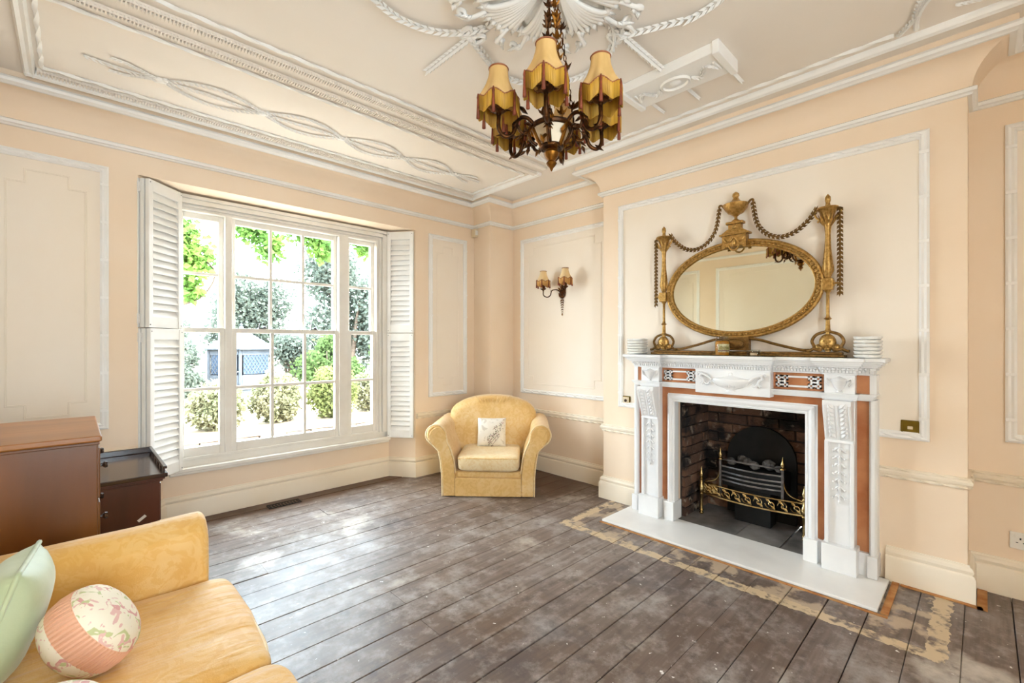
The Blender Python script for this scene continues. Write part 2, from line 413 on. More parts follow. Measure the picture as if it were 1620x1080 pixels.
# walls
WT = .35
b = MB()
b.box(XW-.3, YN, 0, .31, YN+WT, HC); b.box(2.42, YN, 0, XE+.3, YN+WT, HC); b.box(.31, YN, 2.415, 2.42, YN+WT, HC)
b.prism([(.31, YN), (.47, 4.10), (.47, YN+WT), (.31, YN+WT)], 'z', 0, 2.415)
b.prism([(2.42, YN), (2.42, YN+WT), (2.26, YN+WT), (2.26, 4.10)], 'z', 0, 2.415)
b.box(.47, 4.10, -.1, 2.26, YN+WT, .36)
b.box(3.16, 3.60, 0, XE, YN, HC)
wall_n = struct('wall_north', b, PEACH, 'peach painted wall around the big shuttered window', 'wall')
b = MB().box(XE, YS-.3, 0, XE+.5, .055, HC).box(XE, 2.245, 0, XE+.5, YN, HC)
wall_e = struct('wall_east', b, PEACH, 'peach alcove walls either side of the chimney breast', 'wall')
b = MB().box(XB, .055, 0, XE+.5, .72, HC).box(XB, 1.58, 0, XE+.5, 2.245, HC).box(XB, .72, .92, XE+.5, 1.58, HC).box(3.75, .72, 0, XE+.5, 1.58, .92)
wall_c = struct('wall_chimney_breast', b, PEACH, 'projecting peach chimney breast holding the fireplace', 'wall')
b = MB().box(XW-.3, YS-.3, 0, XW, YN, HC)
wall_w = struct('wall_west', b, PEACH, 'peach wall behind the sofa, seen in the mirror', 'wall')
b = MB().box(XW, YS-.15, 0, -.28, YS, HC).box(.58, YS-.15, 0, XE, YS, HC).box(-.28, YS-.15, 0, .58, YS, .6).box(-.28, YS-.15, 2.3, .58, YS, HC)
wall_s = struct('wall_south', b, PEACH, 'peach wall behind the viewer with an added fill-light window', 'wall')
b = MB().box(XW-.3, YS-.3, HC, XE+.5, YN+WT, HC+.2)
ceiling = struct('ceiling', b, CEIL, 'cream plaster ceiling with white relief ornament', 'ceiling')
# cornice, cove, dado and skirting run round the plan of the room
PLAN = [(XW, YS), (XW, YN), (3.16, YN), (3.16, 3.60), (XE, 3.60), (XE, 2.245), (XB, 2.245), (XB, .055), (XE, .055), (XE, YS)]
b = MB().sweep(PLAN, [(0, 2.55), (.016, 2.55), (.022, 2.558), (.034, 2.562), (.036, 2.578), (.026, 2.586), (0, 2.59)], True)
struct('trim_1', b, WHITE, 'thin white moulding at the foot of the cove', 'moulding', smooth=30)
cove = [(0, 2.585)]+[(.018+.145*(1-math.cos(R(a))), 2.585+.150*math.sin(R(a))) for a in range(0, 91, 9)]+[(.163, HC), (0, HC)]
struct('trim_2', MB().sweep(PLAN, cove, True), PEACH, 'curved peach cove between walls and ceiling', 'cove', smooth=30)
b = MB().sweep(PLAN, [(.14, 2.73), (.163, 2.726), (.172, 2.734), (.184, 2.738), (.190, 2.752), (.182, 2.766), (.16, 2.772)], True)
struct('trim_3', b, WHITE, 'white moulding along the top of the cove', 'moulding', smooth=30)
b = MB().sweep(PLAN, [(.14, 2.772), (.17, 2.772), (.17, HC), (.14, HC)], True)
struct('trim_8', b, PEACH, 'narrow peach fillet above the cove moulding', 'moulding')
SK = [(0, -.02), (.03, -.02), (.03, .125), (.026, .135), (.018, .142), (.022, .150), (.024, .160), (.018, .172), (.010, .178), (.008, .187), (0, .187)]
pa = [(XW, YS), (XW, YN), (.31, YN), (.47, 4.10), (2.26, 4.10), (2.42, YN), (3.16, YN), (3.16, 3.60), (XE, 3.60), (XE, 2.245), (XB, 2.245), (XB, 1.925)]
pb = [(XB, .375), (XB, .055), (XE, .055), (XE, YS), (XW, YS)]
bb1 = struct('baseboard_north', MB().sweep(pa, SK), SKIRT, 'tall cream moulded skirting along window wall and corner', 'skirting board', smooth=25)
bb2 = struct('baseboard_south', MB().sweep(pb, SK), SKIRT, 'tall cream moulded skirting right of the fireplace', 'skirting board', smooth=25)
DP = [(0, .568), (.008, .568), (.012, .580), (.020, .590), (.022, .602), (.016, .612), (.010, .622), (0, .624)]
dados = []
for i, (path, lab) in enumerate((([(XW, YS), (XW, YN), (.30, YN)], 'cream rope-edged dado rail left of the window'),
                    ([(2.43, YN), (3.16, YN), (3.16, 3.60), (XE, 3.60), (XE, 2.245), (XB, 2.245), (XB, 1.91)], 'cream rope-edged dado rail behind the armchair'),
                    ([(XB, .41), (XB, .055), (XE, .055), (XE, YS), (XW, YS)], 'cream rope-edged dado rail right of the fireplace'))):
    d = struct('trim_%d' % (4+i), MB().sweep(path, DP), SKIRT, lab, 'dado rail', smooth=25)
    n = MB()
    for a, c in zip(path, path[1:]):
        if a[1] < 1 and c[1] == YS and c[0] < 0: continue
        dv = (Vector(c)-Vector(a)).normalized(); nv = Vector((dv.y, -dv.x))
        for z, dd in ((.573, .012), (.616, .014)):
            n.rope((a[0]+nv.x*dd, a[1]+nv.y*dd, z), (c[0]+nv.x*dd, c[1]+nv.y*dd, z), .0085, .075)
    put('rope_bead', n, SKIRT, d, smooth=60)
# wall panels: pale field, moulded frame, thin inner line with stepped corners
def frame_loop(pts, closed, w, t):
    """pts (a, z) clockwise seen from the room; returns builder in (a, out, z) space"""
    m = MB(); n = len(pts)
    prof = [(0, 0), (.0, t*.7), (w*.25, t), (w*.5, t*.75), (w*.75, t), (w, t*.6), (w, 0)]
    vs = []; fs = []; k = len(prof)
    P = [Vector(p) for p in pts]
    cen = sum(P, Vector((0, 0)))/n
    for i in range(n):
        d1 = (P[i]-P[i-1]).normalized(); d2 = (P[(i+1)%n]-P[i]).normalized()
        n1 = Vector((d1.y, -d1.x)); n2 = Vector((d2.y, -d2.x)); mt = (n1+n2)/(1+n1.dot(n2))
        for o, h in prof: q = P[i]+mt*o; vs.append((q.x, h, q.y))
    for i in range(n):
        j = (i+1)%n
        for q in range(k): fs.append((i*k+q, i*k+(q+1)%k, j*k+(q+1)%k, j*k+q))
    return m.add(vs, fs)
def wall_panel(wall, mp, a0, a1, z0, z1, inner=True, rib=True, gap=None):
    """mp maps (along, out, z) to world"""
    def conv(m): m.v = [mp(*p) for p in m.v]; return m
    f = MB().box(a0+.01, 0, z0+.01, a1-.01, .003, z1-.01) if not gap else MB().prism([(a0+.01, z0+.01), (gap[0], z0+.01), (gap[0], gap[2]), (gap[1], gap[2]), (gap[1], z0+.01), (a1-.01, z0+.01), (a1-.01, z1-.01), (a0+.01, z1-.01)], 'y', 0, .003)
    put('panel_field', conv(f), CREAM, wall)
    m = frame_loop([(a0, z0), (a0, z1), (a1, z1), (a1, z0)]+([(gap[1], z0), (gap[1], gap[2]), (gap[0], gap[2]), (gap[0], z0)] if gap else []), True, .042, .022)
    fr = put('panel_moulding', conv(m), WHITE, wall, smooth=25)
    if rib:
        r = MB()
        L = a1-a0; n = max(2, int(L/.11))
        for i in range(n):
            x = a0+L*(i+.5)/n
            for z in (z0+.021, z1-.021):
                if gap and z < 1 and gap[0] < x < gap[1]: continue
                r.ell((x, .018, z), (.03, .009, .011), 6, 4, Matrix.Rotation(R(18), 3, 'Y'))
        n = max(2, int((z1-z0)/.22))
        for i in range(n):
            z = z0+(z1-z0)*(i+.5)/n
            for x in (a0+.021, a1-.021): r.box(x-.02, .012, z-.008, x+.02, .0235, z+.008)
        put('ribbon_ornament', conv(r), WHITE, wall, smooth=60)
    if inner:
        i = .10; s = .075; w = .0
        A0, A1, Z0, Z1 = a0+i, a1-i, z0+i, z1-i
        pts = [(A0, Z0+s), (A0, Z1-s), (A0+s, Z1-s), (A0+s, Z1), (A1-s, Z1), (A1-s, Z1-s), (A1, Z1-s), (A1, Z0+s), (A1-s, Z0+s), (A1-s, Z0), (A0+s, Z0), (A0+s, Z0+s)]
        m = frame_loop(pts, True, .012, .007)
        put('inner_line_moulding', conv(m), CREAM, wall)
north = lambda a, o, z: (a, YN-o, z)
east = lambda a, o, z: (XE-o, -a, z)
breast = lambda a, o, z: (XB-o, -a, z)
west = lambda a, o, z: (XW+o, a, z)
wall_panel(wall_n, north, -.38, .166, .762, 2.423)
wall_panel(wall_n, north, 2.572, 3.05, .768, 2.408)
wall_panel(wall_e, east, -3.467, -2.33, .780, 2.415)
wall_panel(wall_e, east, .079, 1.33, .793, 2.432)
wall_panel(wall_c, breast, -2.09, -.196, .785, 2.432, inner=False, gap=(-1.66, -.64, 1.0))
wall_panel(wall_w, west, -1.2, .35, .78, 2.42)
wall_panel(wall_w, west, .62, 2.75, .78, 2.42)
wall_panel(wall_w, west, 3.0, 3.70, .78, 2.42)
# invented window behind the viewer, added to brighten the room with fill light
fill_w = root('fill_window', (.15, YS-.1, .6)); tag(fill_w, 'narrow unseen window added for fill light behind the viewer', 'window', kind='structure')
b = MB()
for x in (-.28, .12, .52): b.box(x, YS-.14, .6, x+.06, YS-.08, 2.3)
for z in (.6, 1.42, 2.24): b.box(-.22, YS-.14, z, .52, YS-.08, z+.06)
put('frame', b, SASH, fill_w)
for x0, x1 in ((-.22, .12), (.18, .52)):
    for z0, z1 in ((.66, 1.42), (1.48, 2.24)): put('pane', MB().box(x0, YS-.115, z0, x1, YS-.111, z1), GLASS, fill_w)
# ------------------------------------------------------------------ window and shutters
w1 = root('window_1', (1.36, 4.14, .36)); tag(w1, 'wide white three-light sash window looking onto the garden', 'window', kind='structure')
b = MB()
b.box(.47, 4.08, .36, .56, 4.22, 2.41); b.box(.852, 4.085, .44, .90, 4.22, 2.29); b.box(1.752, 4.085, .44, 1.84, 4.22, 2.29); b.box(2.12, 4.10, .36, 2.26, 4.22, 2.41)
b.box(.56, 4.10, 2.29, 2.12, 4.22, 2.41); b.box(.56, 4.09, .36, 2.12, 4.22, .44)
put('window_frame', b, SASH, w1, bevel=.004)
b = MB()
for x0, x1, y in ((2.12, 2.135, 4.09), (2.15, 2.165, 4.085), (2.18, 2.225, 4.07), (2.225, 2.25, 4.06)): b.box(x0, y, .44, x1, 4.11, 2.30+(x0-2.12))
for z0, z1, y in ((2.29, 2.302, 4.09), (2.315, 2.327, 4.085), (2.34, 2.375, 4.072), (2.375, 2.40, 4.055)): b.box(.56, y, z0, 2.13+(z0-2.29), 4.11, z1)
put('architrave', b, SASH, w1, bevel=.003)
put('sill_board', MB().box(.49, 4.035, .362, 2.245, 4.10, .392).box(.50, 4.055, .34, 2.24, 4.10, .362), SASH, w1, bevel=.006)
put('sash_stop', MB().box(.56, 4.078, .44, 2.12, 4.092, .462), SASH, w1, bevel=.003)
def sash(x0, x1, z0, z1, y0, y1, cols, br, tr, st=.034):
    s = MB()
    s.box(x0, y0, z0, x0+st, y1, z1); s.box(x1-st, y0, z0, x1, y1, z1); s.box(x0+st, y0, z0, x1-st, y1, z0+br); s.box(x0+st, y0, z1-tr, x1-st, y1, z1)
    o = put('sash', s, SASH, w1, bevel=.003)
    gx0, gx1, gz0, gz1 = x0+st, x1-st, z0+br, z1-tr; ym = (y0+y1)/2; zm = (gz0+gz1)/2
    put('glazing_bar', MB().box(gx0, y0+.006, zm-.011, gx1, y1-.004, zm+.011), SASH, o)
    xs = [gx0+(gx1-gx0)*i/cols for i in range(cols+1)]
    for x in xs[1:-1]: put('glazing_bar', MB().box(x-.011, y0+.007, gz0, x+.011, y1-.005, gz1), SASH, o)
    for i in range(cols):
        for za, zb in ((gz0, zm-.011), (zm+.011, gz1)):
            put('pane', MB().box(xs[i]+(.011 if i else 0), ym-.002, za, xs[i+1]-(.011 if i < cols-1 else 0), ym+.002, zb), GLASS, o)
for x0, x1, c in ((.56, .852, 1), (.90, 1.752, 3), (1.84, 2.12, 1)):
    sash(x0, x1, 1.388, 2.29, 4.142, 4.182, c, .036, .04)
    sash(x0, x1, .44, 1.424, 4.098, 4.138, c, .088, .036)
for x in (1.12, 1.53):
    m = MB().box(x-.03, 4.095, 1.424, x+.03, 4.135, 1.430); m.tube([(x-.02, 4.115, 1.43), (x-.02, 4.112, 1.46), (x-.012, 4.11, 1.468)], .005, 6); m.ell((x+.018, 4.112, 1.438), (.016, .012, .01))
    put('sash_catch', m, STEEL, w1, smooth=50)
def shutter(p0, p1, z0, z1, label, folded=False):
    p0 = Vector(p0); p1 = Vector(p1); d = p1-p0; w = d.length; rz = math.atan2(d.y, d.x)
    r = root('louvred_shutter', (p0.x, p0.y, z0), rz); tag(r, label, 'shutter', 'louvred window shutters')
    h = z1-z0; st = .036; rl = .075; T = .026
    for x in (0, w-st): put('stile', MB().box(x, -T, 0, x+st, 0, h), SHUT, r, bevel=.003, local=True)
    for z in (0, h-rl): put('rail', MB().box(st, -T+.002, z, w-st, -.002, z+rl), SHUT, r, bevel=.002, local=True)
    n = int((h-2*rl)/.0475); pt = (h-2*rl)/n
    sl = MB().prism([(-.0035, -.004), (-T+.006, -pt*.5-.006), (-T+.002, -pt*.5-.004), (-T+.004, -pt*.5+.002), (0.0, .004+pt*.5)], 'x', st, w-st)
    s0 = None
    for i in range(n):
        z = rl+pt*(i+.5)
        if s0 is None: s0 = put('slat', sl, SHUT, r, local=True); s0.location = (0, 0, z)
        else: inst(s0, r, (0, 0, z))
    put('backing_board', MB().box(st, -.002, rl, w-st, .0, h-rl), SHUT, r, local=True)
    if folded:
        for i in (1, 2):
            f = put('folded_leaf', MB().box(-.006*i, .006+(i-1)*.030, 0, w-.03, .030+(i-1)*.030, h), SHUT, r, bevel=.003, local=True)
        for z in (h*.06, h*.94):
            put('hinge', MB().lathe([(.006, -.035), (.006, .035)], (-.014, .034, z), 8).box(-.014, .02, z-.03, -.009, .05, z+.03), SHUT, r, local=True)
    for x in (.012, w-.012):
        for z in (.02, h-.02): put('screw_hole', MB().lathe([(.0035, 0), (.0035, .001)], (x, -T-.0006, z), 8, Matrix.Rotation(R(90), 3, 'X')), DARK, r, local=True)
    return r
shutter((.345, 3.850), (.556, 4.066), 1.41, 2.397, 'upper white louvred shutter folded left of the window', True)
shutter((.352, 3.846), (.560, 4.060), .385, 1.405, 'lower white louvred shutter left of the window, above side table', True)
shutter((2.240, 4.078), (2.405, 3.872), 1.41, 2.397, 'upper white louvred shutter folded right of the window')
shutter((2.240, 4.078), (2.405, 3.872), .385, 1.405, 'lower white louvred shutter right of the window, above armchair arm')
# ------------------------------------------------------------------ fireplace surround
hearth = put('hearth_slab', MB().box(2.795, .355, 0.002, 3.20, 1.945, .018), HEAR, bevel=.004)
tag(hearth, 'white marble hearth slab on the floorboards before the fireplace', 'hearth')
tag(put('edging_strip', MB().box(2.80, .315, 0.001, 3.22, .345, .006).box(2.77, .315, .001, 2.79, 1.95, .004), mat('raw_edge_timber', '#a8672e', '#c49058', 14, rough=.7)), 'raw orange-brown wood strip edging the marble hearth', 'edging')
RAW = bpy.data.materials['raw_edge_timber']
tag(put('edging_strip', MB().box(3.195, .06, .001, 3.218, .31, .006).box(3.19, .0, .001, 3.218, .06, .006).box(3.19, -.015, .001, 3.45, .022, .006), RAW), 'raw orange wood strip along the foot of the chimney breast corner', 'edging')
fs = root('fireplace_surround', (3.2, FX, .018)); tag(fs, 'carved white and siena marble chimneypiece around the hearth', 'fireplace')
def sy(o0, o1):                      # both sides of the fireplace axis
    return ((FX-o1, FX-o0), (FX+o0, FX+o1))
Z0 = .018
for y0, y1 in sy(.405, .478): put('inner_plinth', MB().box(3.12, y0, Z0, 3.25, y1, .152), MARB, fs, bevel=.003)
for y0, y1 in sy(.505, .668): put('pilaster_plinth', MB().box(3.085, y0, Z0, 3.25, y1, .166), MARB, fs, bevel=.003)
for y0, y1 in sy(.478, .505): put('slip_plinth', MB().box(3.155, y0, Z0, 3.25, y1, .150), MARB, fs)
for y0, y1 in sy(.668, .712): put('slip_plinth', MB().box(3.16, y0, Z0, 3.25, y1, .140), MARB, fs)
for y0, y1 in sy(.706, .752): put('outer_plinth', MB().box(3.135, y0, Z0, 3.25, y1, .136), MARB, fs, bevel=.003)
# moulded architrave of the opening
pr = [(0, 0), (0, .03), (.010, .036), (.016, .030), (.024, .042), (.036, .048), (.050, .038), (.050, 0)]
path = [(FX+.41, .152), (FX+.41, .882), (FX-.41, .882), (FX-.41, .152)]
vs = []; fc = []; m = len(pr)
offs = [(1, 0), (1, 1), (-1, 1), (-1, 0)]
for (yy, zz), (oy, oz) in zip(path, offs):
    for o, hh in pr: vs.append((3.18-hh, yy+oy*o, zz+oz*o))
for i in range(3):
    for q in range(m): fc.append((i*m+q, i*m+(q+1)%m, (i+1)*m+(q+1)%m, (i+1)*m+q))
fc += [tuple(range(m)), tuple(3*m+q for q in range(m))]
put('architrave', MB().add(vs, fc), MARB, fs, smooth=25)
for y0, y1 in sy(.41, .472): put('opening_return', MB().box(3.17, y0+.002, .15, 3.215, y1-.002, .885), MARB, fs)
put('opening_return', MB().box(3.17, FX-.47, .885, 3.215, FX+.47, .94), MARB, fs)
# siena slips
for y0, y1 in sy(.458, .515): put('marble_slip', MB().box(3.172, y0, .150, 3.25, y1, .985), SIENA, fs)
put('marble_slip', MB().box(3.173, FX-.515, .928, 3.25, FX+.515, .985), SIENA, fs)
for y0, y1 in sy(.650, .715): put('marble_slip', MB().box(3.185, y0, .138, 3.25, y1, .99), SIENA, fs)
for y0, y1 in sy(.712, .747):
    put('outer_edge', MB().box(3.165, y0, .136, 3.25, y1, .99).lathe([(.016, .136), (.016, .99)], (3.165, (y0+y1)/2, 0), 12), MARB, fs, smooth=30)
# pilasters with consoles and husk drops
for sg in (-1, 1):
    c = FX+sg*.585
    put('pilaster', MB().box(3.125, c-.07, .166, 3.25, c+.07, .985), MARB, fs, bevel=.002)
    for q in (-1, 1): put('pilaster_border', MB().box(3.108, c+q*.06-.010, .166, 3.126, c+q*.06+.010, .75), MARB, fs, bevel=.003)
    prof = [(3.20, .985), (3.04, .985), (3.036, .965), (3.045, .92), (3.068, .86), (3.092, .80), (3.104, .757), (3.098, .745), (3.20, .745)]
    co = put('console_bracket', MB().prism([(p[0], p[1]) for p in prof], 'y', c-.066, c+.066), MARB, fs, smooth=35)
    def xs(z):
        for (xa, za), (xb_, zb) in zip(prof[2:], prof[3:7]):
            if zb <= z <= za: return xa+(xb_-xa)*(za-z)/(za-zb)
        return 3.10
    lf = MB()
    for q in (-1, 1):
        for i in range(8):
            z = .772+i*.024; x = xs(z+.01)
            lf.leaf((x-.001, c+q*.012, z), (0-.05, q*.75, .75), (-1, 0, -.25), .046, .026, .55)
            lf.leaf((x-.001, c+q*.034, z-.004), (-.05, q*.2, .9), (-1, 0, -.25), .03, .018, .55)
    lf.tube([(xs(z)-.002, c, z) for z in (.765, .80, .84, .88, .92, .96)], [.006, .007, .008, .008, .008, .006], 6)
    for q in (-1, 1): lf.tube([(xs(z)-.002, c+q*.058, z) for z in (.765, .80, .84, .88, .92, .96)], .006, 6)
    put('acanthus_carving', lf, MARB, co, smooth=50)
    h = MB()
    for i in range(7):
        z = .715-i*.044; sz = .040*(1-.05*i)
        for q in (-1, 0, 1): h.leaf((3.118-.006*(q == 0), c+q*.004, z), (-.15 if q == 0 else -.1, q*.75, -.75), (-1, 0, 0), sz, sz*.5, .6)
        for q in (-1, 1): h.ell((3.112, c+q*.028, z-.020), (.007, .007, .007), 6, 4)
    h.tube([(3.120, c, .735), (3.120, c, .42)], .005, 6); h.ell((3.116, c, .41), (.008, .008, .014), 6, 4)
    put('husk_drop', h, MARB, fs, smooth=50)
# architrave band, frieze and cornice; X front of the plain run, of the pilaster breaks and of the tablet break
def layer(mb, z0, z1, p, tab=True, run=3.145):
    hw = .728+p*.85
    mb.box(run-p, FX-hw, z0, 3.25, FX+hw, z1)
    for sg in (-1, 1):
        c = FX+sg*.585; mb.box(run-.035-p, c-.078-p*.6, z0, 3.25, c+.078+p*.6, z1)
    if tab: mb.box(run-.04-p, FX-.235-p*.5, z0, 3.25, FX+.235+p*.5, z1)
ar = MB()
for z0, z1, p in ((.985, .994, .004), (.994, 1.006, .010), (1.006, 1.014, .018), (1.014, 1.022, .024)): layer(ar, z0, z1, p, False)
put('frieze_moulding', ar, MARB, fs, bevel=.002)
fr = put('frieze_ground', MB().box(3.165, FX-.715, 1.020, 3.25, FX+.715, 1.128), SIENA, fs)
for y0, y1 in sy(.715, .745): put('frieze_end', MB().box(3.16, y0, 1.02, 3.25, y1, 1.128), MARB, fs)
for sg in (-1, 1):
    c = FX+sg*.585
    bl = put('frieze_block', MB().box(3.112, c-.072, 1.020, 3.25, c+.072, 1.128), MARB, fs, bevel=.002)
    v = MB().lathe([(.001, 0), (.016, .002), (.010, .012), (.024, .03), (.036, .055), (.040, .07), (.034, .078), (.022, .082), (.008, .09), (.001, .094)], (3.112, c, 1.026), 14)
    for q in (-1, 1): v.tube(bez([(3.108, c+q*.036, 1.09), (3.106, c+q*.056, 1.105), (3.106, c+q*.060, 1.085), (3.108, c+q*.046, 1.066)], 10), .005, 6)
    put('carved_vase', v, MARB, bl, smooth=40)
    f = MB(); y0, y1 = (FX+.250, FX+.497) if sg > 0 else (FX-.497, FX-.250); za, zb = 1.030, 1.116; X0, X1 = 3.152, 3.167
    s = .011; u = (zb-za)
    def bar(a0, c0, a1, c1): f.box(X0, a0, c0, X1, a1, c1)
    bar(y0+.07, zb-.02, y1-.07, zb-.009); bar(y0+.07, za+.009, y1-.07, za+.02)
    for e0 in (y0+.006, y1-.068):
        for a in (0, .036):
            for z in (za+.006, za+.049):
                w = .030
                bar(e0+a, z, e0+a+w, z+.009); bar(e0+a, z+w-.009, e0+a+w, z+w); bar(e0+a, z, e0+a+.009, z+w); bar(e0+a+w-.009, z, e0+a+w, z+w)
        bar(e0+.012, za+.036, e0+.021, za+.049); bar(e0+.045, za+.036, e0+.054, za+.049); bar(e0+.021, za+.038, e0+.045, za+.047); bar(e0+.030, za+.016, e0+.036, za+.026); bar(e0+.030, za+.059, e0+.036, za+.069)
    put('greek_key_fret', f, MARB, fr)
tb = put('tablet', MB().box(3.100, FX-.235, .968, 3.25, FX+.235, 1.128), MARB, fs, bevel=.003)
u = MB().lathe([(.001, 0), (.030, .002), (.020, .012), (.030, .020), (.075, .034), (.108, .056), (.122, .074), (.118, .086), (.080, .092), (.030, .102), (.010, .108), (.014, .120), (.001, .128)], (0, 0, 0), 20)
u.v = [(3.100+p[0]*.32, FX+p[1]*1.02, .985+p[2]) for p in u.v]
for q in (-1, 1):
    u.tube(bez([(3.09, FX+q*.118, 1.062), (3.086, FX+q*.150, 1.088), (3.086, FX+q*.185, 1.100), (3.088, FX+q*.196, 1.080), (3.09, FX+q*.180, 1.070), (3.088, FX+q*.172, 1.050), (3.088, FX+q*.185, 1.030)], 24), [.010]*13+[.009]*12, 7)
    u.tube(bez([(3.09, FX+q*.186, 1.095), (3.088, FX+q*.205, 1.108), (3.09, FX+q*.212, 1.092)], 8), .007, 6)
    u.tube(bez([(3.09, FX+q*.178, 1.052), (3.088, FX+q*.150, 1.030), (3.09, FX+q*.132, 1.040)], 8), .008, 6)
for i in range(-7, 8): u.leaf((3.072+abs(i)*.0032, FX+i*.0135, 1.012+abs(i)*.0016), (0, i*.05, 1), (-1, 0, -.4), .036, .013, .7)
put('carved_urn', u, MARB, tb, smooth=45)
cn = MB()
for z0, z1, p in ((1.126, 1.136, .006), (1.136, 1.152, .010), (1.152, 1.168, .022), (1.168, 1.178, .036), (1.178, 1.190, .052), (1.190, 1.200, .064)): layer(cn, z0, z1, p)
put('cornice', cn, MARB, fs, bevel=.0025)
dn = MB(); eg = MB()
def along(y0, y1, X, st, fn):
    n = max(1, int((y1-y0)/st))
    for i in range(n): fn(X, y0+(y1-y0)*(i+.5)/n)
for y0, y1, X in ((FX-.735, FX-.668, 3.145), (FX-.668, FX-.502, 3.110), (FX-.502, FX-.24, 3.145), (FX-.24, FX+.24, 3.105), (FX+.24, FX+.502, 3.145), (FX+.502, FX+.668, 3.110), (FX+.668, FX+.735, 3.145)):
    along(y0, y1, X-.010, .016, lambda X, yy: dn.box(X-.009, yy-.0055, 1.138, X+.002, yy+.0055, 1.151))
    along(y0, y1, X-.022, .022, lambda X, yy: eg.ell((X-.002, yy, 1.160), (.008, .008, .008), 6, 4))
    along(y0, y1, X-.022, .022, lambda X, yy: eg.leaf((X, yy+.011, 1.168), (-.1, 0, -1), (-1, 0, 0), .017, .006, .8))
stuff(put('dentil_course', dn, MARB, fs)); stuff(put('egg_and_dart', eg, MARB, fs, smooth=50))
put('mantel_shelf', (lambda q: (layer(q, 1.200, 1.222, .078), q)[1])(MB()), MARB, fs, bevel=.005, seg=3)
# ------------------------------------------------------------------ firebox
fb = root('wall_firebox', (3.5, FX, 0)); tag(fb, 'sooty brick firebox inside the marble surround', 'firebox', kind='structure')
put('mortar', MB().box(3.735, .72, 0, 3.75, 1.58, .95).box(3.28, 1.575, 0, 3.75, 1.585, .95).box(3.28, .715, 0, 3.75, .725, .95).box(3.25, .72, .915, 3.75, 1.58, .93), SOOT, fb)
def brickmesh(l, h, d, seed):
    m = MB().box(0, 0, 0, l, d, h); rr = random.Random(seed); m.v = [(p[0]+rr.uniform(-.004, .004), p[1]+rr.uniform(-.006, .003), p[2]+rr.uniform(-.003, .003)) for p in m.v]
    me = m.mesh('brick'); me.materials.append(BRICK); return me
BM = {(l, s): brickmesh(l, .064, .03, s*7+int(l*100)) for l in (.205, .098) for s in range(4)}
rr = random.Random(11)
def brickrow(L, fn):
    for r_ in range(12):
        z = .004+r_*.0755; x = -(.108 if r_ % 2 else 0.)
        while x < L-.02:
            l = .205; xa = x
            if xa < 0: l = .098; xa = 0.0; x = -.108
            if xa+l > L: l = .098
            if xa+l <= L+.001:
                o = bpy.data.objects.new('brick', BM[(l, rr.randrange(4))]); COL.objects.link(o); o.parent = fb
                o.matrix_parent_inverse = ROOTM[fb.name].inverted(); fn(o, xa, z)
            x = (xa if xa > 0 or l == .205 else 0)+l+.012
def back(o, x, z): o.location = (3.715, 1.575-x, z); o.rotation_euler = (0, 0, R(-90))
def left(o, x, z): o.location = (3.30+x, 1.553, z)
def right(o, x, z): o.location = (3.735-x, .747, z); o.rotation_euler = (0, 0, R(180))
brickrow(.86, back); brickrow(.44, left); brickrow(.44, right)
for i, (y0, y1) in enumerate(((.722, .895), (.90, 1.165), (1.17, 1.578))):
    put('hearth_stone', MB().box(3.205, y0, 0, 3.74, y1, .006+.002*i), SLATE, fb, bevel=.003)
fbk = put('fireback', MB().prism([(FX-.235, .012), (FX+.235, .012), (FX+.235, .45)]+[(FX+.235*math.cos(R(a)), .45+.235*math.sin(R(a))) for a in range(15, 180, 15)]+[(FX-.235, .45)], 'x', 3.672, 3.70), IRON)
tag(fbk, 'black arched iron fireback against the sooty bricks', 'fireback')
# ------------------------------------------------------------------ fire grate
g = root('fire_grate', (3.50, FX, .01)); tag(g, 'brass and steel dog grate standing in the fireplace', 'fire grate')
post = [(.001, 0), (.012, .0), (.016, .012), (.010, .024), (.016, .030), (.012, .045), (.010, .11), (.014, .15), (.018, .156), (.012, .165), (.018, .175), (.022, .20), (.018, .222), (.012, .23), (.010, .262), (.016, .268), (.010, .28), (.015, .295), (.016, .31), (.008, .328), (.004, .345), (.001, .36)]
for yy in (FX-.335, FX+.345): put('leg', MB().lathe(post, (3.455, yy, .006), 12), BRASS, g, smooth=40)
for yy in (FX-.21, FX+.20):
    p = put('upright', MB().box(3.438, yy-.008, .20, 3.455, yy+.008, .455), STEEL, g, bevel=.002)
    put('finial', MB().lathe([(.001, 0), (.018, .0), (.016, .008), (.008, .014), (.014, .028), (.012, .042), (.006, .052), (.006, .06), (.003, .075), (.001, .085)], (3.446, yy, .452), 12), BRASS, p, smooth=40)
for z, bow in ((.452, .010), (.405, .035), (.365, .04), (.335, .04), (.305, .04)):
    put('bar', MB().tube([(3.447-bow*math.sin(PI*i/12), FX-.21+.41*i/12, z) for i in range(13)], .006, 6), STEEL, g, smooth=60)
def fx(y): return 3.455-.055*math.cos((y-FX)/.34*PI/2)
ys = [FX-.325+.65*i/24 for i in range(25)]
for z0, z1 in ((.166, .176), (.248, .256)):
    fp = MB()
    for a, c in zip(ys, ys[1:]):
        fp.add([(fx(a)-.003, a, z0), (fx(c)-.003, c, z0), (fx(c)-.003, c, z1), (fx(a)-.003, a, z1), (fx(a)+.004, a, z0), (fx(c)+.004, c, z0), (fx(c)+.004, c, z1), (fx(a)+.004, a, z1)], [(0,1,2,3),(7,6,5,4),(3,2,6,7),(4,5,1,0)])
    put('fret_rail', fp, BRASS, g)
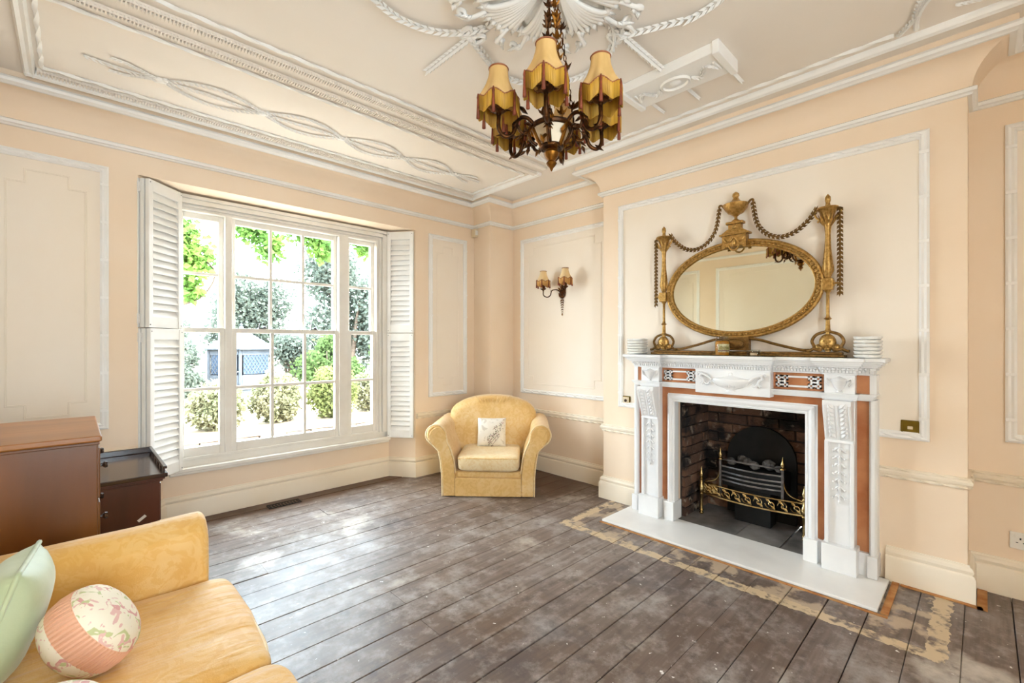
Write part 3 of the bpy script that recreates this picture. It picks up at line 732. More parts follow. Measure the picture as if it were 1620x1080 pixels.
for k in range(9):
    y = FX-.29+.0725*k; sg = 1 if k % 2 else -1
    pts = [(fx(y), y+(.034*(1-i/16))*math.cos(sg*(i*.55)), .211+(.034*(1-i/16))*math.sin(sg*(i*.55))) for i in range(16)]
    put('scroll', MB().tube(pts, [.0042]*12+[.0055]*4, 5).leaf((fx(y)-.002, y-.03, .18), (0, 1, .8), (-1, 0, 0), .045, .02, .3).leaf((fx(y)-.002, y+.03, .245), (0, -1, -.8), (-1, 0, 0), .045, .02, .3), BRASS, g, smooth=60)
put('fret_end', MB().box(3.452, FX+.225, .175, 3.458, FX+.325, .255), BRASS, g)
for sg, yy in ((-1, FX-.21), (1, FX+.20)):
    put('side_scroll', MB().tube(bez([(3.448, yy, .40), (3.448, yy+sg*.012, .33), (3.450, yy+sg*.045, .285), (3.455, yy+sg*.115, .262)], 14), .006, 6), BRASS, g, smooth=60)
put('fire_basket', MB().box(3.462, FX-.205, .262, 3.655, FX+.195, .40).box(3.50, FX-.12, .012, 3.63, FX+.12, .262), IRON, g, bevel=.004)
rr = random.Random(5)
cl = ['grey ceramic coal at the left end of the grate', 'pale ceramic coal glinting at the middle front of the grate', 'large pale ceramic coal right of the middle of the grate', 'dark ceramic coal at the right end of the grate', 'small dark coal tucked behind the front grate coals', 'dark coal against the fireback, left of centre']
for i, (y, x, z, s, lab) in enumerate(((.15, 3.52, .432, .032, 0), (-.015, 3.50, .434, .034, 1), (-.095, 3.55, .442, .042, 2), (-.165, 3.53, .430, .028, 3), (.06, 3.575, .434, .034, 4), (.11, 3.63, .434, .034, 5))):
    m = MB().ell((0, 0, 0), (s, s*1.1, s*.85), 9, 6); m.v = [tuple(Vector(p)*(1+.28*noise.noise(Vector(p)*45+Vector((i*3, 0, 0))))+Vector((x, FX+y, z))) for p in m.v]
    tag(put('ceramic_coal', m, COAL), cl[lab], 'coal', 'coals in the grate')
# ------------------------------------------------------------------ ceiling plasterwork (parts of the ceiling)
DN = Vector((0, 0, -1))
def cput(name, mb, m=WHITE, parent=None, smooth=45, **k): return put(name, mb, m, parent or ceiling, smooth=smooth, **k)
X0C, X1C, XI = -.19, 2.97, 2.86
def strip_x(y, x0, x1, w=.05, t=.028):
    m = MB().prism([(y-w/2, HC), (y-w/2, HC-t*.5), (y-w*.3, HC-t), (y, HC-t*.7), (y+w*.3, HC-t), (y+w/2, HC-t*.5), (y+w/2, HC)], 'x', x0, x1); return m
def strip_y(x, y0, y1, w=.05, t=.028):
    return MB().prism([(x-w/2, HC), (x-w/2, HC-t*.5), (x-w*.3, HC-t), (x, HC-t*.7), (x+w*.3, HC-t), (x+w/2, HC-t*.5), (x+w/2, HC)], 'y', y0, y1)
def reeded(y, x0, x1):
    m = MB().box(x0, y-.020, HC-.010, x1, y+.020, HC)
    for q in (-.013, .013): m.tube([(x0, y+q, HC-.014), (x1, y+q, HC-.014)], .006, 6)
    x = x0
    while x < x1:
        m.box(x, y-.023, HC-.024, x+.006, y+.023, HC-.004); x += .014
    return m
for yb in (2.725, 2.585): cput('reeded_band', reeded(yb, X0C if yb > 2.6 else X0C+.06, 2.95 if yb > 2.6 else 2.89), CEIL, smooth=0)
for yb in (-.165, -.305): cput('reeded_band', reeded(yb, X0C, 2.95), CEIL, smooth=0)
cput('frame_moulding', strip_x(3.635, X0C, X1C)); cput('frame_moulding', strip_y(X0C+.02, 2.69, 3.66)); cput('frame_moulding', strip_y(X1C-.035, 2.69, 3.66))
cput('reeded_band', reeded(3.585, X0C+.05, X1C-.07), CEIL, smooth=0)
cput('frame_moulding', strip_y(X1C-.025, -.20, 2.56)); cput('frame_moulding', strip_y(X0C+.02, -.20, 2.56))
def crope(p0, p1, r=.011, pitch=.14): return MB().rope((p0[0], p0[1], HC-r*.6), (p1[0], p1[1], HC-r*.6), r, pitch, 3, 9)
for p0, p1 in (((-.12, 2.81), (2.86, 2.81)), ((-.12, 3.53), (2.86, 3.53)), ((-.12, 2.81), (-.12, 3.53)), ((2.86, 2.81), (2.86, 3.53)),
               ((-.10, 2.495), (2.83, 2.495)), ((XI, .30), (XI, 2.13)), ((-.10, -.09), (2.6, -.09))):
    cput('rope_moulding', crope(p0, p1))
# interlaced garland of the long window-side panel
kn = [.36, .885, 1.41, 1.92, 2.40]; yc = 3.235
for a, c in zip(kn, kn[1:]):
    for sg in (-1, 1):
        cput('garland_loop', MB().garland([(a+(c-a)*i/14, yc+sg*.115*math.sin(PI*i/14), HC-.006) for i in range(15)], DN, .028, 1.0, .5, .1))
cput('garland_stem', MB().garland([(.04+i*.11, yc+.012*math.sin(i), HC-.006) for i in range(25)], DN, .028, 1.0, .5, .1))
for x, q in ((.36, -1), (2.40, 1)):
    for sg in (-1, 1): cput('garland_tail', MB().garland([(x, yc, HC-.006), (x+q*.07, yc+sg*.03, HC-.006), (x+q*.15, yc+sg*.07, HC-.006), (x+q*.21, yc+sg*.075, HC-.006)], DN, .022, .9, .5, .2))
for x in kn: cput('ribbon_knot', MB().ell((x, yc, HC-.008), (.035, .022, .016), 8, 5).ell((x-.02, yc+.02, HC-.008), (.018, .014, .012), 6, 4).ell((x+.02, yc-.02, HC-.008), (.018, .014, .012), 6, 4))
# ceiling rose of acanthus leaves, with ribbon bows and swags
CX, CY = 1.39, 1.21
rose = cput('ceiling_rose', MB().lathe([(.16, HC), (.16, HC-.02), (.13, HC-.035), (.10, HC-.03), (.08, HC-.05), (.03, HC-.06), (.001, HC-.06)], (CX, CY, 0), 28))
def acanthus():
    m = MB(); n = 14; wn = 8; vs = []; fc = []
    for i in range(n+1):
        s = i/n; r = .09+.27*s; w = .025+.085*math.sin(PI*min(1, .15+s*.75))*(1+.16*math.cos(s*16))
        for j in range(wn+1):
            q = -1+2*j/wn
            z = HC-.012-.045*math.sin(PI*(.2+.75*s))*(1-.5*q*q)-.010*math.cos(q*9)
            vs.append((r-.03*q*q*s, q*w, z))
    for i in range(n):
        for j in range(wn): a = i*(wn+1)+j; fc.append((a, a+1, a+wn+2, a+wn+1))
    k = len(vs); vs += [(x, y, HC-.001) for x, y, z in vs]
    for i in range(n):
        for j in range(wn): a = k+i*(wn+1)+j; fc.append((a, a+wn+1, a+wn+2, a+1))
    m.add(vs, fc)
    for q in range(-4, 5):
        f = q/4; L = .34-.05*f*f+.02*(abs(q) == 2)
        m.tube(bez([(.08, f*.012, HC-.045), (.17, f*.040, HC-.062), (.26, f*.078, HC-.058), (L, f*.118, HC-.040)], 14), [.006+.007*math.sin(PI*min(1, i/15+.12)) for i in range(15)], 6)
        m.leaf((L-.045, f*.108, HC-.046), (1, f*.9, -.15), (0, 0, -1), .065, .030, .5)
    for q in (-1, 1):
        m.tube(bez([(.30, q*.070, HC-.050), (.365, q*.088, HC-.056), (.402, q*.104, HC-.048), (.412, q*.126, HC-.036), (.396, q*.138, HC-.034), (.382, q*.126, HC-.042), (.388, q*.114, HC-.050)], 24), [.010]*6+[.013]*10+[.010]*9, 7)
        for t in range(4): m.leaf((.36+.012*t, q*(.090+.010*t), HC-.052), (.5, q*(.6+.3*t), -.4), (0, 0, -1), .045, .024, .5)
    return m
me = acanthus().mesh('acanthus_leaf'); me.materials.append(WHITE); me.polygons.foreach_set('use_smooth', [True]*len(me.polygons))
for k in range(8):
    o = bpy.data.objects.new('acanthus_leaf', me); COL.objects.link(o); o.parent = rose; o.location = (CX, CY, 0); o.rotation_euler = (0, 0, R(4.5+45*k))
for k in range(4):
    a = R(90*k); bx, by = CX+.52*math.cos(a), CY+.52*math.sin(a)
    m = MB(); t = Vector((-math.sin(a), math.cos(a), 0)); o_ = Vector((math.cos(a), math.sin(a), 0)); P = Vector((bx, by, HC-.012))
    for sg in (-1, 1):
        m.tube([P+t*sg*(.006+.05*math.sin(PI*i/8))+o_*(-.035*math.sin(2*PI*i/8)-.02) for i in range(9)], .011, 6)
        m.tube(bez([P, P+t*sg*.03+o_*.03, P+t*sg*.06+o_*.02], 8), .009, 6)
    m.ell(P, (.022, .022, .018), 8, 5); cput('ribbon_bow', m)
    m = MB(); c0 = Vector((CX+.31*(math.cos(a)-math.sin(a)), CY+.31*(math.sin(a)+math.cos(a)), HC-.008))
    a0 = math.degrees(a)-90+18; pts = []
    for i in range(27):
        an = R(a0-10+(200+ -16)*i/26); pts.append((c0.x+.335*math.cos(an), c0.y+.335*math.sin(an), HC-.008))
    pts[0] = tuple(P); pts[-1] = (CX+.52*math.cos(a+PI/2), CY+.52*math.sin(a+PI/2), HC-.01)
    cput('garland_swag', m.garland(pts, DN, .042, .85, .5, .10))
    L = .36 if k != 0 else .40
    cput('garland_drop', MB().garland([P+o_*(L*i/8) for i in range(9)], DN, .040, .8, .6, .1))
# hanging plaque on the fireplace side
m = MB().box(2.285, .93, HC-.055, 2.52, 1.44, HC).box(2.275, .90, HC-.068, 2.53, .935, HC).box(2.275, 1.435, HC-.068, 2.53, 1.47, HC)
pl = cput('plaque', m, smooth=0, bevel=.004)
m = MB()
m.tube([(2.402+.055*math.cos(2*PI*i/20), 1.185+.075*math.sin(2*PI*i/20), HC-.058) for i in range(20)], .011, 6, True); m.ell((2.402, 1.185, HC-.056), (.026, .034, .014), 10, 6)
for q in (-1, 1):
    m.garland([(2.402+.035*math.sin(i*.9), 1.185+q*(.09+.018*i), HC-.058) for i in range(8)], DN, .026, .8, .6, .2)
    m.tube([(2.36, 1.185+q*.225, HC-.058), (2.445, 1.185+q*.232, HC-.058)], .007, 6)
put('plaque_relief', m, WHITE, pl, smooth=50)
for y in (.955, 1.20, 1.43): cput('garland_drop', MB().garland([(2.53+.026*i, y, HC-.007) for i in range(9)], DN, .024, .8, .5, .22))
# fan corners of the centre panel
for cx, cy, sy_ in ((2.90, 2.54, -1), (2.90, -.14, 1)):
    m = MB()
    arcp = [(cx-.40*math.cos(R(t))+.0, cy+sy_*.33*math.sin(R(t)), HC-.008) for t in range(0, 91, 6)]
    arcp = [(cx-.42+.40*(1-math.cos(R(t)))*1.0, cy+sy_*(.36*math.sin(R(t))), HC-.008) for t in range(0, 91, 6)]
    m.tube(arcp, .011, 6)
    for f in (.25, .5, .75):
        m.garland([(cx-.03-.30*(1-i/8)*(1-f), cy+sy_*(.03+.26*(1-i/8)*f), HC-.008) for i in range(9)], DN, .022, 1, .5, .2)
    m.ell((cx-.04, cy+sy_*.04, HC-.01), (.04, .04, .02), 10, 5)
    cput('fan_corner', m)
    cput('garland_drop', MB().garland([(cx-.02-.05*0, cy+sy_*(.43), HC-.008), (cx-.12, cy+sy_*.36, HC-.008), (cx-.24, cy+sy_*.33, HC-.008)], DN, .03, .8, .5, .2))
# ------------------------------------------------------------------ overmantel mirror
MX, MY, MZ, SH = 3.19, 1.145, 1.665, 1.2225
mr = root('overmantel_mirror', (MX, MY, SH)); tag(mr, 'gilt oval mirror with urn and swags standing on the mantel shelf', 'mirror')
def gput(name, mb, m=GILT, parent=None, **k): return put(name, mb, m, parent or mr, smooth=k.pop('smooth', 50), **k)
OUTN = Vector((-1, 0, 0))
def oval(a, c, n=64, x=MX): return [(x, MY+a*math.cos(2*PI*i/n), MZ+c*math.sin(2*PI*i/n)) for i in range(n)]
fr = gput('oval_frame', MB().tube(oval(.485, .318, 72), .013, 8, True).tube(oval(.453, .287, 72, MX-.004), .007, 6, True).tube(oval(.470, .303, 72, MX+.008), .018, 8, True))
bd = MB()
for i in range(84):
    a = 2*PI*i/84; bd.ell((MX-.014, MY+.468*math.cos(a), MZ+.301*math.sin(a)), (.009, .012, .008), 6, 4, Matrix.Rotation(-math.atan2(.301*math.cos(a), -.468*math.sin(a))+.7, 3, 'X'))
put('bead_ring', bd, GILT, fr, smooth=60)
gl = MB(); o1 = [(y, z) for _, y, z in oval(.456, .290, 64)]; gl.prism(o1, 'x', MX+.004, MX+.012); gput('mirror_glass', gl, MIRR, smooth=0)
gl = MB(); gl.prism([(y, z) for _, y, z in oval(.475, .308, 64)], 'x', MX+.0125, MX+.022); gput('back_board', gl, DARKW, smooth=0)
gput('base_rail', MB().box(MX-.05, MY-.60, SH, MX+.03, MY+.60, SH+.016).box(MX-.035, MY-.585, SH+.016, MX+.025, MY+.585, SH+.030), GILTD, smooth=0, bevel=.004)
for sg in (-1, 1):
    y = MY+sg*.513
    z0 = SH+.03
    prof = [(.001, 1.255), (.014, 1.256), (.012, 1.37), (.020, 1.372), (.013, 1.385), (.011, 1.44), (.021, 1.448), (.012, 1.456), (.009, 1.47), (.009, 1.60), (.016, 1.606), (.018, 1.615)]
    p = gput('post', MB().lathe(prof, (MX-.01, y, 0), 12))
    put('joint_block', MB().box(MX-.034, y-.027, 1.615, MX+.012, y+.027, 1.685), GILT, p, bevel=.004)
    put('baluster', MB().lathe([(.012, 1.685), (.020, 1.70), (.026, 1.74), (.026, 1.78), (.017, 1.86), (.014, 1.94), (.017, 1.98), (.026, 2.03), (.042, 2.075), (.058, 2.088), (.054, 2.098), (.030, 2.102), (.014, 2.108), (.011, 2.125), (.015, 2.14), (.014, 2.16), (.006, 2.172), (.001, 2.178)], (MX-.01, y, 0), 14), GILT, p, smooth=40)
    lf = MB()
    for k in range(8):
        a = 2*PI*k/8
        lf.leaf((MX-.01+.018*math.cos(a), y+.018*math.sin(a), 1.70), (.15*math.cos(a), .15*math.sin(a), 1), (math.cos(a), math.sin(a), 0), .07, .018, .5)
        lf.leaf((MX-.01+.016*math.cos(a), y+.016*math.sin(a), 1.985), (.4*math.cos(a), .4*math.sin(a), 1), (math.cos(a), math.sin(a), 0), .09, .022, .5)
    for q in (-1, 1): lf.tube(bez([(MX-.012, y+q*.050, 2.09), (MX-.012, y+q*.066, 2.078), (MX-.012, y+q*.058, 2.05), (MX-.012, y+q*.040, 2.03), (MX-.012, y+q*.052, 2.02)], 14), .006, 6)
    stuff(put('leaf_mount', lf, GILT, p, smooth=40))
    put('finial', MB().lathe([(.001, 0), (.012, .004), (.009, .012), (.014, .022), (.012, .04), (.005, .055), (.001, .06)], (MX-.01, y, 2.118), 10), GILTD, p, smooth=40)
    put('candle_arm', MB().tube([(MX-.02, y+sg*.02, 1.652), (MX-.025, y+sg*.065, 1.652)], [.009, .004], 6).box(MX-.03, y+sg*.025-.01, 1.635, MX-.005, y+sg*.025+.01, 1.668), GILT, p, smooth=40)
    # pierced scroll foot with lion mask
    ft = MB()
    for q in (-1, 1):
        ft.tube(bez([(MX-.012, y+q*.010, 1.372), (MX-.014, y+q*.055, 1.355), (MX-.016, y+q*.078, 1.318), (MX-.016, y+q*.066, 1.280), (MX-.018, y+q*.086, 1.262), (MX-.02, y+q*.105, 1.258)], 22), .009, 7)
        ft.tube(bez([(MX-.02, y+q*.07, 1.27), (MX-.025, y+q*.035, 1.262), (MX-.02, y+q*.03, 1.285), (MX-.02, y+q*.05, 1.29)], 12), .009, 6)
    put('scroll_foot', ft, GILTD, p, smooth=50)
    put('lion_mask', MB().ell((MX-.018, y, 1.310), (.024, .044, .050), 12, 8).ell((MX-.015, y-.042, 1.282), (.014, .022, .020)).ell((MX-.015, y+.042, 1.282), (.014, .022, .020)).ell((MX-.040, y, 1.297), (.010, .012, .010)).ell((MX-.036, y-.012, 1.315), (.007, .008, .006)).ell((MX-.036, y+.012, 1.315), (.007, .008, .006)).ell((MX-.030, y, 1.272), (.012, .016, .012)), GILT, p, smooth=60)
    gput('garland_drop', MB().garland([(MX-.015, y+sg*.060, 2.09-.026*i) for i in range(20)], OUTN, .030, .85, .45, .14), GILTD)
    gput('garland_swag', MB().garland(bez([(MX-.012, MY+sg*.105, 2.225), (MX-.012, MY+sg*.130, 2.085), (MX-.012, MY+sg*.185, 2.005), (MX-.012, MY+sg*.265, 1.968), (MX-.012, MY+sg*.345, 1.985), (MX-.012, MY+sg*.415, 2.04), (MX-.012, MY+sg*.458, 2.10)], 36), OUTN, .030, .85, .45, .14), GILTD)
    gput('foot_garland', MB().garland(bez([(MX-.015, MY+sg*.085, 1.335), (MX-.015, MY+sg*.15, 1.326), (MX-.015, MY+sg*.25, 1.296), (MX-.015, MY+sg*.37, 1.266), (MX-.015, MY+sg*.42, 1.262)], 24), OUTN, .018, .8, .4, .5), GILTD)
ped = gput('pedestal', MB().box(MX-.045, MY-.075, 1.945, MX+.01, MY+.075, 2.022).box(MX-.055, MY-.094, 2.022, MX+.01, MY+.094, 2.034).prism([(MY-.088, 2.034), (MY+.088, 2.034), (MY+.045, 2.062), (MY-.045, 2.062)], 'x', MX-.045, MX+.005).box(MX-.038, MY-.040, 2.06, MX+.005, MY+.040, 2.095).box(MX-.046, MY-.054, 2.095, MX+.008, MY+.054, 2.112), GILT, smooth=0, bevel=.003)
m = MB()
for q in (-1, 1):
    m.tube([(MX-.048, MY+q*(.008+.058*i/8), 2.005-.030*math.sin(PI*i/8)) for i in range(9)], .006, 6); m.box(MX-.05, MY+q*.066-.009, 1.935, MX-.04, MY+q*.066+.009, 2.02)
m.ell((MX-.048, MY, 1.972), (.010, .014, .026), 8, 6).ell((MX-.042, MY, 2.076), (.008, .016, .014)); m.tube([(MX-.044, MY+.032*math.cos(2*PI*i/12), 1.955+.035*math.sin(2*PI*i/12)) for i in range(6, 13)], .006, 6)
stuff(put('swag_relief', m, GILT, ped, smooth=50))
urn = gput('urn', MB().lathe([(.001, 2.112), (.030, 2.113), (.024, 2.122), (.010, 2.132), (.009, 2.146), (.022, 2.158), (.050, 2.176), (.070, 2.200), (.077, 2.222), (.080, 2.228), (.070, 2.232), (.050, 2.238), (.028, 2.252), (.018, 2.268), (.016, 2.276), (.022, 2.284), (.020, 2.30), (.008, 2.31), (.001, 2.313)], (MX-.012, MY, 0), 18))
m = MB()
for q in (-1, 1): m.tube(bez([(MX-.012, MY+q*.070, 2.212), (MX-.012, MY+q*.09, 2.238), (MX-.012, MY+q*.106, 2.240), (MX-.012, MY+q*.108, 2.226)], 10), .007, 6)
put('handle', m, GILTD, urn, smooth=50)
m = MB()
for k in range(16):
    a = 2*PI*k/16; m.leaf((MX-.012+.026*math.cos(a), MY+.026*math.sin(a), 2.162), (math.cos(a), math.sin(a), .9), (math.cos(a)*.6, math.sin(a)*.6, -.8), .06, .018, .4)
stuff(put('leaf_mount', m, GILT, urn, smooth=40))
gput('centre_block', MB().box(MX-.03, MY-.085, 1.258, MX+.015, MY+.085, 1.345).ell((MX-.032, MY, 1.302), (.012, .055, .032), 14, 8).tube([(MX-.034, MY+.062*math.cos(2*PI*i/20), 1.302+.036*math.sin(2*PI*i/20)) for i in range(20)], .005, 6, True), GILTD, smooth=40)
# ------------------------------------------------------------------ on the mantel shelf
j = root('jar_candle', (3.092, 1.200, SH)); tag(j, 'yellow candle in a glass jar with a picture label', 'candle')
put('jar', MB().lathe([(.001, 0), (.042, 0), (.046, .006), (.046, .092), (.040, .102), (.038, .106), (.038, .124), (.041, .126), (.041, .130), (.036, .130), (.036, .106), (.043, .094), (.0435, .006), (.001, .004)], (0, 0, 0), 24), JARGL, j, smooth=40, local=True)
put('wax', MB().lathe([(.001, .005), (.042, .006), (.042, .091), (.036, .098), (.001, .097)], (0, 0, 0), 24), WAX, j, smooth=40, local=True)
def label_patch(r, a0, a1, z0, z1):
    m = MB(); n = 8; vs = []; fc = []
    for i in range(n+1):
        a = R(a0+(a1-a0)*i/n)
        for rr_ in (r, r+.0006):
            for z in (z0, z1): vs.append((rr_*math.cos(a), rr_*math.sin(a), z))
    for i in range(n): q = i*4; fc += [(q, q+4, q+5, q+1), (q+2, q+3, q+7, q+6), (q+1, q+5, q+7, q+3), (q, q+2, q+6, q+4)]
    return m.add(vs, fc)
lb = put('label', label_patch(.0462, 170, 268, .024, .078), mat('label_paper', '#d8cfa8', '#8f8a5a', 90, rough=.5), j, local=True)
put('label_picture', label_patch(.0470, 178, 260, .040, .062), mat('label_picture_print', '#6b6a34', '#a4905a', 120, rough=.5), lb, local=True)
put('label_stripe', label_patch(.0470, 172, 266, .030, .036), mat('label_stripe_print', '#5a2a2e', rough=.5), lb, local=True)
t = root('glass_votive', (3.085, 1.005, SH)); tag(t, 'small round clear glass votive holder beside the jar candle', 'candle holder')
put('bowl', MB().lathe([(.001, 0), (.030, 0), (.038, .008), (.040, .022), (.042, .028), (.038, .030), (.040, .040), (.037, .042), (.034, .030), (.035, .010), (.001, .006)], (0, 0, 0), 22), JARGL, t, smooth=40, local=True)
put('tealight', MB().lathe([(.001, .007), (.019, .007), (.019, .022), (.001, .021)], (0, 0, 0), 16), mat('peach_wax', '#e8c9a4', rough=.5), t, smooth=40, local=True)
ord_ = ['bottom', 'second from the bottom', 'third from the bottom', 'third from the top', 'second from the top', 'topmost']
DISH = mat('glazed_white_dish', '#f3f0ea', '#e6e1d8', 30, rough=.35)
for side, yc, hw, cx in (('left', 1.855, .072, 3.135), ('right', .438, .062, 3.125)):
    for i in range(6):
        m = MB(); n = 28; z = SH+.0005+i*.0198; vs = []
        rr = random.Random(i*5+(side == 'left'))
        ph = rr.uniform(0, 6)
        for zz, sc in ((0, .80), (.004, .93), (.014, 1.0), (.0185, 1.0), (.0185, .90), (.012, .80)):
            for k in range(n):
                a = 2*PI*k/n; e = abs(math.cos(a))**4+abs(math.sin(a))**4; rad = hw*sc*e**-.25
                wv = .0022*math.sin(k*2*PI/n*5+ph) if .01 < zz < .0186 and sc > .85 else 0
                vs.append((cx+rad*math.cos(a)*.80, yc+rad*math.sin(a), z+zz+wv*.6))
        fc = [tuple(range(n))[::-1]]+[(q*n+k, q*n+(k+1)%n, (q+1)*n+(k+1)%n, (q+1)*n+k) for q in range(5) for k in range(n)]+[tuple(5*n+k for k in range(n))]
        m.add(vs, fc)
        tag(put('square_dish', m, DISH, smooth=40), 'white wavy-rimmed dish, %s of the stack at the mantel\'s %s end' % (ord_[i], side), 'dish', 'stacked white dishes on the mantel')
# ------------------------------------------------------------------ fringed lampshades
def shade_meshes(rt, rb, h, fl, nm, shm, frm):
    """bell shade with scalloped fringe, origin at the bottom of the cloth; returns meshes"""
    n = 48; rows = 7; rr = 6
    def zb(a): return .020*(abs(math.cos(a*rr/2))**1.5)*h/.13
    def rad(s): return rb+(rt-rb)*(1-(1-s)**1.9)
    v = []; f = []
    for lay in (0, 1):
        for i in range(rows+1):
            for k in range(n):
                a = 2*PI*k/n; s = i/rows; z = zb(a)*(1-s)+h*s; r = rad(s)*(1+.012*math.cos(a*rr))-.0015*lay
                v.append((r*math.cos(a), r*math.sin(a), z))
    for lay in (0, 1):
        o = lay*(rows+1)*n
        for i in range(rows):
            for k in range(n): q = (o+i*n+k, o+i*n+(k+1)%n, o+(i+1)*n+(k+1)%n, o+(i+1)*n+k); f.append(q if not lay else q[::-1])
    def fin(m, name, mt):
        me = m.mesh(name, False); me.materials.append(mt); me.polygons.foreach_set('use_smooth', [True]*len(me.polygons)); return me
    cloth = fin(MB().add(v, f), 'shade_cloth', shm)
    br = MB()
    br.tube([(rad(0)*1.012*math.cos(2*PI*k/n), rad(0)*1.012*math.sin(2*PI*k/n), zb(2*PI*k/n)) for k in range(n)], .0028, 5, True)
    br.tube([(rt*1.01*math.cos(2*PI*k/20), rt*1.01*math.sin(2*PI*k/20), h) for k in range(20)], .0034, 5, True)
    braid = fin(br, 'braid_trim', TRIMB)
    v = []; f = []; n2 = 120
    for k in range(n2):
        a = 2*PI*k/n2; r = rb*1.01+(.0016 if k % 2 else -.0012); zt = zb(a)
        for rr2 in (r+.0008, r-.0008):
            for z in (zt, zt-fl): v.append((rr2*math.cos(a), rr2*math.sin(a), z))
    for k in range(n2):
        p = k*4; q = ((k+1)%n2)*4
        f += [(p, q, q+1, p+1), (p+2, p+3, q+3, q+2), (p+1, q+1, q+3, p+3)]
    fringe = fin(MB().add(v, f), 'fringe', frm)
    ta = MB()
    for k in range(rr):
        a = 2*PI*k/rr; x, y = rb*1.05*math.cos(a), rb*1.05*math.sin(a)
        z = zb(a); ta.lathe([(.001, z-fl*1.55), (.0075, z-fl*1.5), (.0055, z-fl*.8), (.0045, z-fl*.3), (.006, z-fl*.2), (.003, z+.004)], (x, y, 0), 7)
    tas = fin(ta, 'tassels', TASSEL)
    return cloth, braid, fringe, tas
def add_shade(r, loc, ms, rz=0):
    s = bpy.data.objects.new('lampshade', ms[0]); COL.objects.link(s); s.parent = r; s.location = loc; s.rotation_euler = (0, 0, rz)
    for me, nm in zip(ms[1:], ('braid_trim', 'fringe', 'tassels')):
        o = bpy.data.objects.new(nm, me); COL.objects.link(o); o.parent = s
        if nm in ('tassels', 'fringe', 'braid_trim'): o['kind'] = 'stuff'
    return s
# ------------------------------------------------------------------ chandelier
ch = root('chandelier', (CX, CY, 2.0)); tag(ch, 'dark gilt six-arm chandelier with fringed cream shades hanging from ceiling', 'chandelier')
L0 = lambda name, mb, m=BRONZE, p=None, **k: put(name, mb, m, p or ch, smooth=k.pop('smooth', 50), local=True, **k)
L0('finial', MB().lathe([(.001, -.004), (.004, .0), (.008, .010), (.016, .018), (.022, .028), (.014, .038), (.018, .044), (.028, .056), (.032, .068), (.024, .078), (.028, .082)], (0, 0, 0), 14), BRONZEG)
body = L0('body', MB().lathe([(.026, .080), (.036, .084), (.038, .092), (.030, .096)], (0, 0, 0), 14).tube([(.075*math.cos(2*PI*i/30), .075*math.sin(2*PI*i/30), .172) for i in range(30)], .010, 7, True).tube([(.042*math.cos(2*PI*i/24), .042*math.sin(2*PI*i/24), .092) for i in range(24)], .008, 7, True))
for k in range(6):
    a = R(60*k+30); c, s = math.cos(a), math.sin(a)
    L0('body_rib', MB().tube(bez([(.042*c, .042*s, .090), (.062*c, .062*s, .125), (.078*c, .078*s, .172), (.055*c, .055*s, .188)], 10), .008, 6), BRONZEG, body)
    a1 = R(60*k); w = .030
    q = [Vector((.040*math.cos(a1), .040*math.sin(a1), .097)), Vector((.068*math.cos(a1), .066*math.sin(a1), .164))]
    t = Vector((-math.sin(a1), math.cos(a1), 0)); n_ = Vector((math.cos(a1), math.sin(a1), 0))*.002
    L0('cream_panel', MB().add([q[0]-t*.018, q[0]+t*.018, q[1]+t*.032, q[1]-t*.032]+[p-n_ for p in (q[0]-t*.018, q[0]+t*.018, q[1]+t*.032, q[1]-t*.032)], [(0,1,2,3),(7,6,5,4),(0,3,7,4),(1,5,6,2),(3,2,6,7),(0,4,5,1)]), CREAMGL, body, smooth=0)
lv = MB()
for k in range(18):
    a = 2*PI*k/18; z = (.094, .125, .165)[k % 3]; r_ = (.046, .064, .080)[k % 3]
    lv.leaf((r_*math.cos(a), r_*math.sin(a), z), (.5*math.cos(a), .5*math.sin(a), .8 if k % 2 else -.8), (math.cos(a), math.sin(a), 0), .040, .024, .5)
stuff(L0('leaf_mount', lv, BRONZEG, body))
L0('crown', MB().lathe([(.072, .172), (.060, .186), (.035, .192), (.020, .195), (.012, .203), (.001, .206)], (0, 0, 0), 18))
SHM = shade_meshes(.036, .078, .134, .060, 'chandelier', SHADE, FRINGE)
armp = [(.070, 0, .180), (.100, 0, .206), (.132, 0, .204), (.150, 0, .172), (.168, 0, .132), (.200, 0, .122), (.222, 0, .150), (.222, 0, .200)]
armp = [(r_, 0, z_-.012) for r_, _, z_ in armp]
am = MB().tube(bez(armp, 40), [.008]*41, 7)
am.leaf((.10, 0, .21), (1, 0, .6), (0, 0, 1), .06, .03, .5).leaf((.15, 0, .18), (.3, .4, -1), (1, 0, .2), .045, .022, .5).leaf((.15, 0, .18), (.3, -.4, -1), (1, 0, .2), .045, .022, .5).leaf((.19, 0, .128), (1, 0, -.5), (0, 0, -1), .05, .022, .5)
am.tube(bez([(.150, 0, .18), (.135, 0, .14), (.110, 0, .135), (.112, 0, .155)], 12), .006, 6)
am.tube(bez([(.078, 0, .172), (.098, 0, .145), (.088, 0, .110), (.062, 0, .092)], 12), .007, 6)
for k in range(5): am.leaf((.085+.012*k, 0, .165-.012*k), (.6, .5*(-1)**k, -.6), (.3, 0, 1), .04, .02, .5)
ame = am.mesh('arm'); ame.materials.append(BRONZE); ame.polygons.foreach_set('use_smooth', [True]*len(ame.polygons))
cm = MB().lathe([(.001, 0), (.008, .0), (.010, .010), (.026, .018), (.030, .024), (.012, .026), (.010, .030), (.010, .085), (.001, .086)], (.222, 0, .185), 12)
for k in range(6): a = PI/3*k; cm.leaf((.222+.01*math.cos(a), .01*math.sin(a), .205), (math.cos(a), math.sin(a), .25), (0, 0, 1), .045, .02, .4)
cme = cm.mesh('candle_cup'); cme.materials.append(BRONZE)
chm = [(-.222, 0), ]
